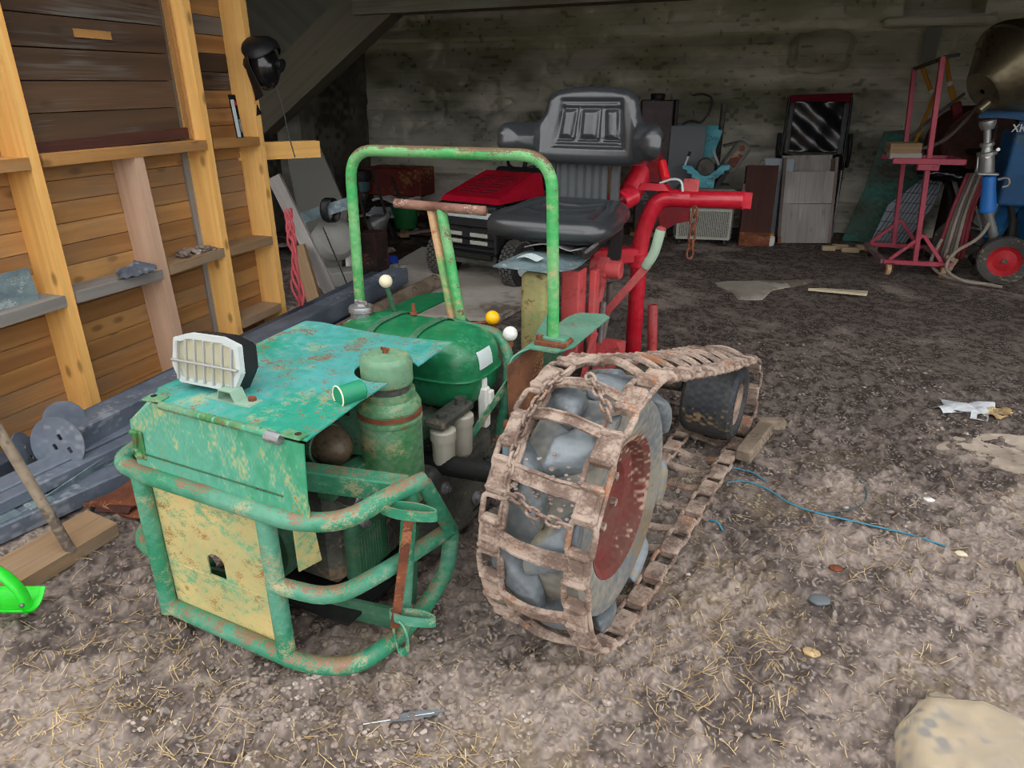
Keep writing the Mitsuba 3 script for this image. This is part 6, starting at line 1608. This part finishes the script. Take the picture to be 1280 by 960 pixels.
put(t + '__cone', lathe_on((-3.62, 6.40, 0.20), (-3.42, 6.35, 0.34), [[0.10, 0.0], [0.105, 0.0], [0.105, 0.06], [0.035, 0.18], [0.025, 0.26], [0.02, 0.26], [0.03, 0.18], [0.10, 0.06]], 28), 'chrome_rough', 30, ROOM)
single('green_bin', 'small green plastic bucket on the junk heap left of the steering handle', 'bucket', lathe([[0.0, 0.0], [0.11, 0.0], [0.145, 0.22], [0.155, 0.22], [0.155, 0.24], [0.135, 0.24], [0.10, 0.02], [0, 0.02]], 28), 'bin_green', 30, ROOM @ trs((-3.50, 6.85, 0.12)))
for i in range(3):
    single('paint_pot', ['dark paint pot at the bottom of the stack left of the red box', 'teal paint pot in the middle of the stack left of the red box', 'black paint pot on top of the stack left of the red box'][i], 'pot', lathe([[0, 0], [0.12, 0], [0.125, 0.01], [0.125, 0.10], [0.13, 0.105], [0.13, 0.115], [0, 0.115]], 24), ['dark_iron', 'pot_teal', 'black_iron'][i], 30, ROOM @ trs((-4.42 + 0.03 * i, 7.45, 0.28 + i * 0.118)))
prin('pot_teal', srgb(72, 104, 106), 0.5, 0, 0.4)
single('blue_rag', 'crumpled bright blue rag on the floor beside the dark crate', 'rag', bumpy(ball((-3.05, 5.66, 0.045), 0.06, 3, (1, 0.7, 0.7)), 0.03, 22), 'blue_cloth', True, ROOM)
HEAP = []
hp = surf(lambda u, v: (-4.85 + 2.05 * u, 5.75 + 2.45 * v, -0.03 + 0.30 * math.sin(math.pi * min(1, u * 0.9 + 0.12)) ** 1.0 * (0.15 + 0.85 * v) * (1 - 0.75 * u) + 0.10 * meshkit.fbm(np.array([u * 9, v * 9, 0.0]), 3, 2) * (1 - u * 0.6)), 50, 50)
scene_heap = single('rubble_heap', 'low heap of dark earth and rubble along the back left corner', 'heap', hp, 'heap_dark', 40, ROOM)
mottled('heap_dark', srgb(66, 56, 50), srgb(42, 36, 33), srgb(104, 92, 80), 9, 0.3, 0.95)
for i in range(28):
    x, w = -4.6 + 2.1 * RNG.random(), 5.75 + 2.1 * RNG.random()
    a, ln = RNG.uniform(0, math.pi), RNG.uniform(0.12, 0.5)
    z = 0.06 + 0.24 * max(0, (-2.6 - x) / 2.2) * (w - 5.4) / 2.6
    single('scrap_timber', ['dusty pale brown scrap board lying on the rubble heap at the back left', 'reddish brown scrap board lying on the rubble heap at the back left', 'nearly black old scrap board lying on the rubble heap at the back left', 'greyish brown scrap board lying on the rubble heap at the back left'][i % 4], 'wood scrap', plank((x - ln / 2 * math.cos(a), w - ln / 2 * math.sin(a), z), (x + ln / 2 * math.cos(a), w + ln / 2 * math.sin(a), z + RNG.uniform(-0.03, 0.08)), RNG.uniform(0.03, 0.09), 0.025), ['dusty_wood', 'brown_wood', 'dark_boards', 'old_box'][i % 4], M=ROOM, group=['dusty scrap boards on the heap', 'reddish scrap boards on the heap', 'black scrap boards on the heap', 'greyish scrap boards on the heap'][i % 4])
for i in range(16):
    x, w = -4.4 + 2.3 * RNG.random(), 5.4 + 2.0 * RNG.random()
    single('rubble_lump', ['pale concrete lump lying on the heap at the back left', 'off-white plaster lump lying on the heap at the back left', 'brown earth clod lying on the heap at the back left', 'straw-coloured lump lying on the heap at the back left'][i % 4 if i % 5 else 1], 'rubble', rock(RNG.uniform(0.02, 0.055), (1.3, 1, 0.6), i, 2).apply_translation((x, w, 0.03 + 0.2 * max(0, (-2.8 - x) / 2.2) * (w - 5.4) / 2.6)), ['slab', 'off_white', 'clod', 'straw_mat'][i % 4 if i % 5 else 1], True, ROOM, group=['concrete lumps on the heap', 'plaster lumps on the heap', 'earth clods on the heap', 'straw lumps on the heap'][i % 4 if i % 5 else 1])
for i in range(4):
    single('corner_rod', ['thin dark pipe leaning in the dark corner by the far left wall', 'bent dark bar leaning beside the thin pipe in the corner', 'short dark rod leaning low in the corner', 'dark tool shaft leaning behind the round tank'][i], 'pipe', tube([(-3.85 + 0.16 * i, 6.2 + 0.2 * i, 0.05), (-4.15 + 0.1 * i, 6.5 + 0.25 * i, 0.95 - 0.12 * i)], 0.016, 8), 'wire_dark', True, ROOM)

# ================================================================== loose things on the ground
def gz(N_, W__):
    w = (ROOM @ [N_, W__, 0, 1])[:2]
    return ground(w[0], w[1])


def slab(name, label, pts, t, mat, sub=0.06, amp=0.01, freq=6, z=None, seed=0, cat='stone'):
    c = np.mean(pts, 0)
    pg = Polygon(pts).buffer(-0.02).buffer(0.03, 6).buffer(-0.01, 6)
    m = extr(pg, t)
    m = m.subdivide_to_size(sub)
    v = m.vertices.copy()
    top = v[:, 2] > t / 2
    d = np.array([pg.exterior.distance(Point(a[:2])) for a in v])
    v[:, 2] -= top * t * 0.5 * np.clip(1 - d / 0.05, 0, 1) ** 2
    m.vertices = v
    return single(name, label, cat, bumpy(m, amp, freq, seed), mat, 40, ROOM @ trs((0, 0, gz(*c) - t * 0.25 if z is None else z)))


slab('flat_stone', 'big pale flat stone at the bottom right corner', [(0.47, 1.22), (0.49, 1.47), (0.56, 1.59), (0.70, 1.62), (0.86, 1.56), (1.05, 1.40), (1.0, 1.05), (0.6, 0.98)], 0.10, 'flat_stone', 0.03, 0.012, 5)
slab('flat_stone', 'buried stone edge at the right border below the hose', [(0.98, 2.16), (0.985, 2.36), (1.2, 2.42), (1.3, 2.1), (1.1, 2.0)], 0.09, 'flat_stone', 0.04, 0.012, 6, seed=3)
slab('flat_stone', 'thin pale stone ledge behind the big flat stone', [(0.50, 1.70), (0.72, 1.60), (0.98, 1.62), (1.25, 1.75), (1.3, 1.62), (1.0, 1.54), (0.70, 1.52)], 0.07, 'flat_stone', 0.03, 0.014, 8, seed=5)
slab('concrete_patch', 'pale concrete patch in the earth floor beyond the crawler belt', [(-0.20, 5.95), (-0.12, 6.02), (0.30, 6.18), (0.62, 6.34), (0.55, 6.2), (0.25, 5.86), (0.18, 5.55), (0.0, 5.48), (-0.05, 5.7), (-0.17, 5.84)], 0.03, 'slab', 0.06, 0.004, 6, cat='slab', seed=1)
mottled('sandy', srgb(176, 162, 146), srgb(146, 132, 118), srgb(120, 108, 98), 6, 0.4, 0.95, bump=0.012)
slab('concrete_patch', 'pale sandy concrete patch at the right edge of the floor', [(0.90, 3.22), (1.05, 3.42), (1.30, 3.5), (1.8, 3.6), (1.9, 2.9), (1.5, 2.66), (1.22, 2.78), (1.12, 2.92), (1.20, 3.08), (1.02, 3.14)], 0.02, 'sandy', 0.05, 0.010, 7, z=-0.024, cat='slab', seed=2)
slab('concrete_patch', 'small pale concrete patch by the right border above the sandy one', [(1.75, 4.55), (2.0, 4.72), (2.2, 4.6), (2.0, 4.4)], 0.03, 'slab', 0.06, 0.004, 5, cat='slab', seed=6)
single('plank_sliver', 'thin pale plank sliver lying on the floor before the trolley', 'wood scrap', sheet([(0, 0), (0.42, -0.03), (0.44, 0.06), (0.10, 0.045)], 0.02, ROOM @ trs((0.52, 5.86, 0.02))), 'straw_wood_plain', False)
prin('straw_wood_plain', srgb(206, 192, 164), 0.8, 0, 0.2)
t = thing('plastic_scrap', 'crumpled pale scraps of plastic bag lying on the floor at the right', 'plastic scrap')
for i, (dx, dy, s) in enumerate(((0, 0, 1), (-0.09, -0.05, 0.7), (0.11, -0.04, 0.6), (0.02, -0.09, 0.6))):
    put(t + '__scrap', bumpy(surf(lambda u, v: ((u - 0.5) * 0.24 * s, (v - 0.5) * 0.13 * s, 0.014 + 0.02 * math.sin(5 * u + i) * math.sin(4 * v)), 16, 10, 0.003), 0.012, 16, i), 'scrap_white' if i != 2 else 'straw_mat', True, ROOM @ trs((1.17 + dx, 3.74 + dy, gz(1.17, 3.74) + 0.004), 0, 0, 25 * i))
prin('scrap_white', srgb(196, 200, 202), 0.6, 0, 0.3)
for i, (lb, pts, r) in enumerate((
        ('blue baler twine running from the crawler belt towards the right', [(0.05, 2.60), (0.11, 2.63), (0.20, 2.58), (0.28, 2.49), (0.36, 2.44), (0.52, 2.44), (0.70, 2.42), (0.80, 2.40)], 0.0035),
        ('short frayed end of blue twine beside the crawler belt', [(0.02, 2.72), (0.08, 2.74), (0.15, 2.71), (0.20, 2.66)], 0.003),
        ('thin dark twine curling up over the floor in the middle right', [(0.36, 2.44), (0.47, 2.50), (0.56, 2.60), (0.58, 2.72), (0.55, 2.80)], 0.0028),
        ('tiny tuft of blue twine nearest the front of the crawler belt', [(0.00, 2.30), (0.03, 2.28), (0.05, 2.25)], 0.004))):
    sp = fillet([(x, w, gz(x, w) + r + 0.002) for x, w in pts], 0.05, 5)
    single('twine', lb, 'twine', tube(sp, r, 6), 'twine_blue' if i != 2 else 'twine_dark', True, ROOM)
prin('twine_dark', srgb(70, 92, 96), 0.7, 0, 0.2)
single('wood_stub', 'pale wooden stub lying against the rear of the crawler belt', 'wood scrap', cat_([bar((0.10, 2.76, 0.045), (0.19, 3.04, 0.065), 0.07, 0.06, (0, 0, 1), 0.008), bar((0.15, 3.05, 0.07), (0.27, 3.08, 0.075), 0.05, 0.05, (0, 0, 1), 0.008)]), 'dusty_pole', 30, ROOM)
t = thing('feather', 'grey and white feather lying on the earth in front of the machine', 'feather')
fa_, fb_ = np.array([-0.755, 1.09, 0]), np.array([-0.60, 1.175, 0])
zf = max(gz(*fa_[:2]), gz(*fb_[:2]), gz(*((fa_ + fb_) / 2)[:2])) + 0.006
put(t + '__quill', tube([fa_ + [0, 0, zf], fb_ + [0, 0, zf + 0.004]], 0.0015, 6), 'label_white', True, ROOM)
dvec = (fb_ - fa_) / np.linalg.norm(fb_ - fa_)
nvec = np.array([-dvec[1], dvec[0], 0])
put(t + '__vane', surf(lambda u, v: tuple(fa_ + dvec * (0.07 + 0.135 * u) + nvec * (v - 0.5) * 0.034 * (0.75 + 0.25 * math.sin(40 * u)) * math.sin(math.pi * (0.15 + 0.85 * u)) ** 0.7 + [0, 0, zf + 0.003 + 0.004 * abs(v - 0.5)]), 14, 7, 0.0015), 'feather_grey', True, ROOM)
prin('feather_grey', srgb(104, 108, 112), 0.8, 0, 0.2)
for i, (lb, (x, w), r, mt) in enumerate((('smooth grey pebble on the floor right of the crawler belt', (0.355, 1.955), 0.025, 'slate'), ('pale chip of wood on the earth below the grey pebble', (0.32, 1.72), 0.018, 'straw_mat'), ('small yellow white lump at the right end of the blue twine', (0.84, 2.385), 0.016, 'cream_plastic'),
                                     ('orange brown brick crumb right of the crawler belt', (0.42, 2.15), 0.018, 'rust'), ('white pebble on the dark floor above the twine', (0.80, 2.72), 0.015, 'white_paint'), ('grey stone half sunk in the earth left of the front guard', (-1.30, 1.30), 0.03, 'clod'))):
    single('ground_pebble', lb, 'pebble', rock(r, (1.3, 1, 0.5), i + 3, 2).apply_translation((x, w, gz(x, w) + r * 0.25)), mt, True, ROOM)

# straw, chaff and crumbs of earth: nobody could count them
def straw(n, area, lmin, lmax, r=0.0009):
    out = []
    for i in range(n):
        x, y = area(i)
        if 0.948 * x - 0.317 * y < -2.76:
            x += 0.9
        a, ln = RNG.uniform(0, math.pi), RNG.uniform(lmin, lmax)
        dx, dy = math.cos(a) * ln / 2, math.sin(a) * ln / 2
        za, zb, zm = GRID(np.array([[x - dx, y - dy], [x + dx, y + dy], [x, y]]))
        k = RNG.uniform(0.8, 1.5) * r
        bow = RNG.uniform(-0.12, 0.12) * ln
        out.append(((x - dx, y - dy, max(za, zm - 0.004) + k + 0.0015), (x - math.sin(a) * bow, y + math.cos(a) * bow, zm + k + 0.003), (x + dx, y + dy, max(zb, zm - 0.004) + k + 0.0015 + RNG.uniform(0, 0.006)), k))
    V, F = [], []
    tri = np.array([[math.cos(t), math.sin(t)] for t in (0.5, 2.6, 4.7)])
    for a, m, b, k in out:
        a, m, b = map(np.array, (a, m, b))
        d = b - a
        d /= np.linalg.norm(d)
        s = np.cross(d, [0, 0, 1])
        u = np.cross(s, d)
        o = len(V)
        for c in (a, m, b):
            for q in tri:
                V.append(c + k * 1.6 * q[0] * s + k * q[1] * u)
        for lv in (0, 3):
            for q in range(3):
                r_ = (q + 1) % 3
                F += [[o + lv + q, o + lv + r_, o + lv + 3 + r_], [o + lv + q, o + lv + 3 + r_, o + lv + 3 + q]]
        F += [[o, o + 2, o + 1], [o + 6, o + 7, o + 8]]
    return trimesh.Trimesh(np.array(V), np.array(F), process=False)


def gauss(cx, cy, sx, sy):
    return lambda i: (RNG.normal(cx, sx), RNG.normal(cy, sy))


def mixed(areas):
    return lambda i: areas[i % len(areas)](i)


single('loose_straw', 'thin yellow straw scattered over the earth floor', 'straw', straw(950, mixed([gauss(-1.05, 1.42, 0.22, 0.30), gauss(-1.05, 1.42, 0.20, 0.30), gauss(-0.15, 1.15, 0.12, 0.06), gauss(0.55, 1.45, 0.16, 0.14), gauss(1.3, 2.0, 0.25, 0.12), gauss(-0.9, 1.15, 0.3, 0.1), lambda i: (RNG.uniform(-1.7, 1.9), RNG.uniform(1.0, 2.6))]), 0.02, 0.085, 0.0006), 'straw_mat', False, kind='stuff')
single('fine_chaff', 'short crumbs of chaff scattered over the earth floor', 'chaff', straw(3600, mixed([gauss(-1.0, 1.4, 0.30, 0.35), lambda i: (RNG.uniform(-1.9, 2.2), RNG.uniform(1.0, 3.2)), gauss(0.5, 1.4, 0.4, 0.25)]), 0.004, 0.018, 0.0006), 'straw_mat', False, kind='stuff')
cl = []
base_ = trimesh.creation.icosphere(subdivisions=1, radius=1.0)
for i in range(2600):
    f = RNG.random()
    x, y = (RNG.normal(-0.45, 0.28), RNG.normal(1.32, 0.14)) if f < 0.35 else (RNG.uniform(-1.9, 2.4), RNG.uniform(1.0, 4.2))
    if 0.948 * x - 0.317 * y < -2.76:
        x += 0.9
    r = RNG.uniform(0.003, 0.008) * (1.5 if RNG.random() < 0.10 else 1)
    m = base_.copy()
    m.vertices = m.vertices * (r * (0.75 + 0.5 * RNG.random((len(m.vertices), 1)))) * [1.2, 1, 0.7]
    m.apply_translation((x, y, ground(x, y) + r * 0.3))
    cl.append(m)
single('earth_crumbs', 'crumbs and small clods of dry earth on the floor', 'earth', cat_(cl), 'clod', True, kind='stuff')

for base_name, grp in (('steel_profile', 'grey steel profiles along the timber wall'), ('wood_offcut', 'wood offcuts by the grey wooden box'), ('flat_stone', 'flat stones at the right'), ('concrete_patch', 'concrete patches in the floor'),
                       ('twine', 'pieces of blue twine'), ('ground_pebble', 'pebbles on the floor'), ('paper_bag', 'crumpled papers on the heap'), ('corner_rod', 'rods in the dark corner'), ('shelf_plank', 'planks on the trolley shelf'),
                       ('long_handle', 'long tool handles'), ('dark_hose', 'dark hoses behind the trolley'), ('paint_pot', 'stacked paint pots')):
    for k_ in list(labels):
        if k_ == base_name or (k_.startswith(base_name + '_') and k_[len(base_name) + 1:].isdigit()):
            labels[k_].setdefault('group', grp)
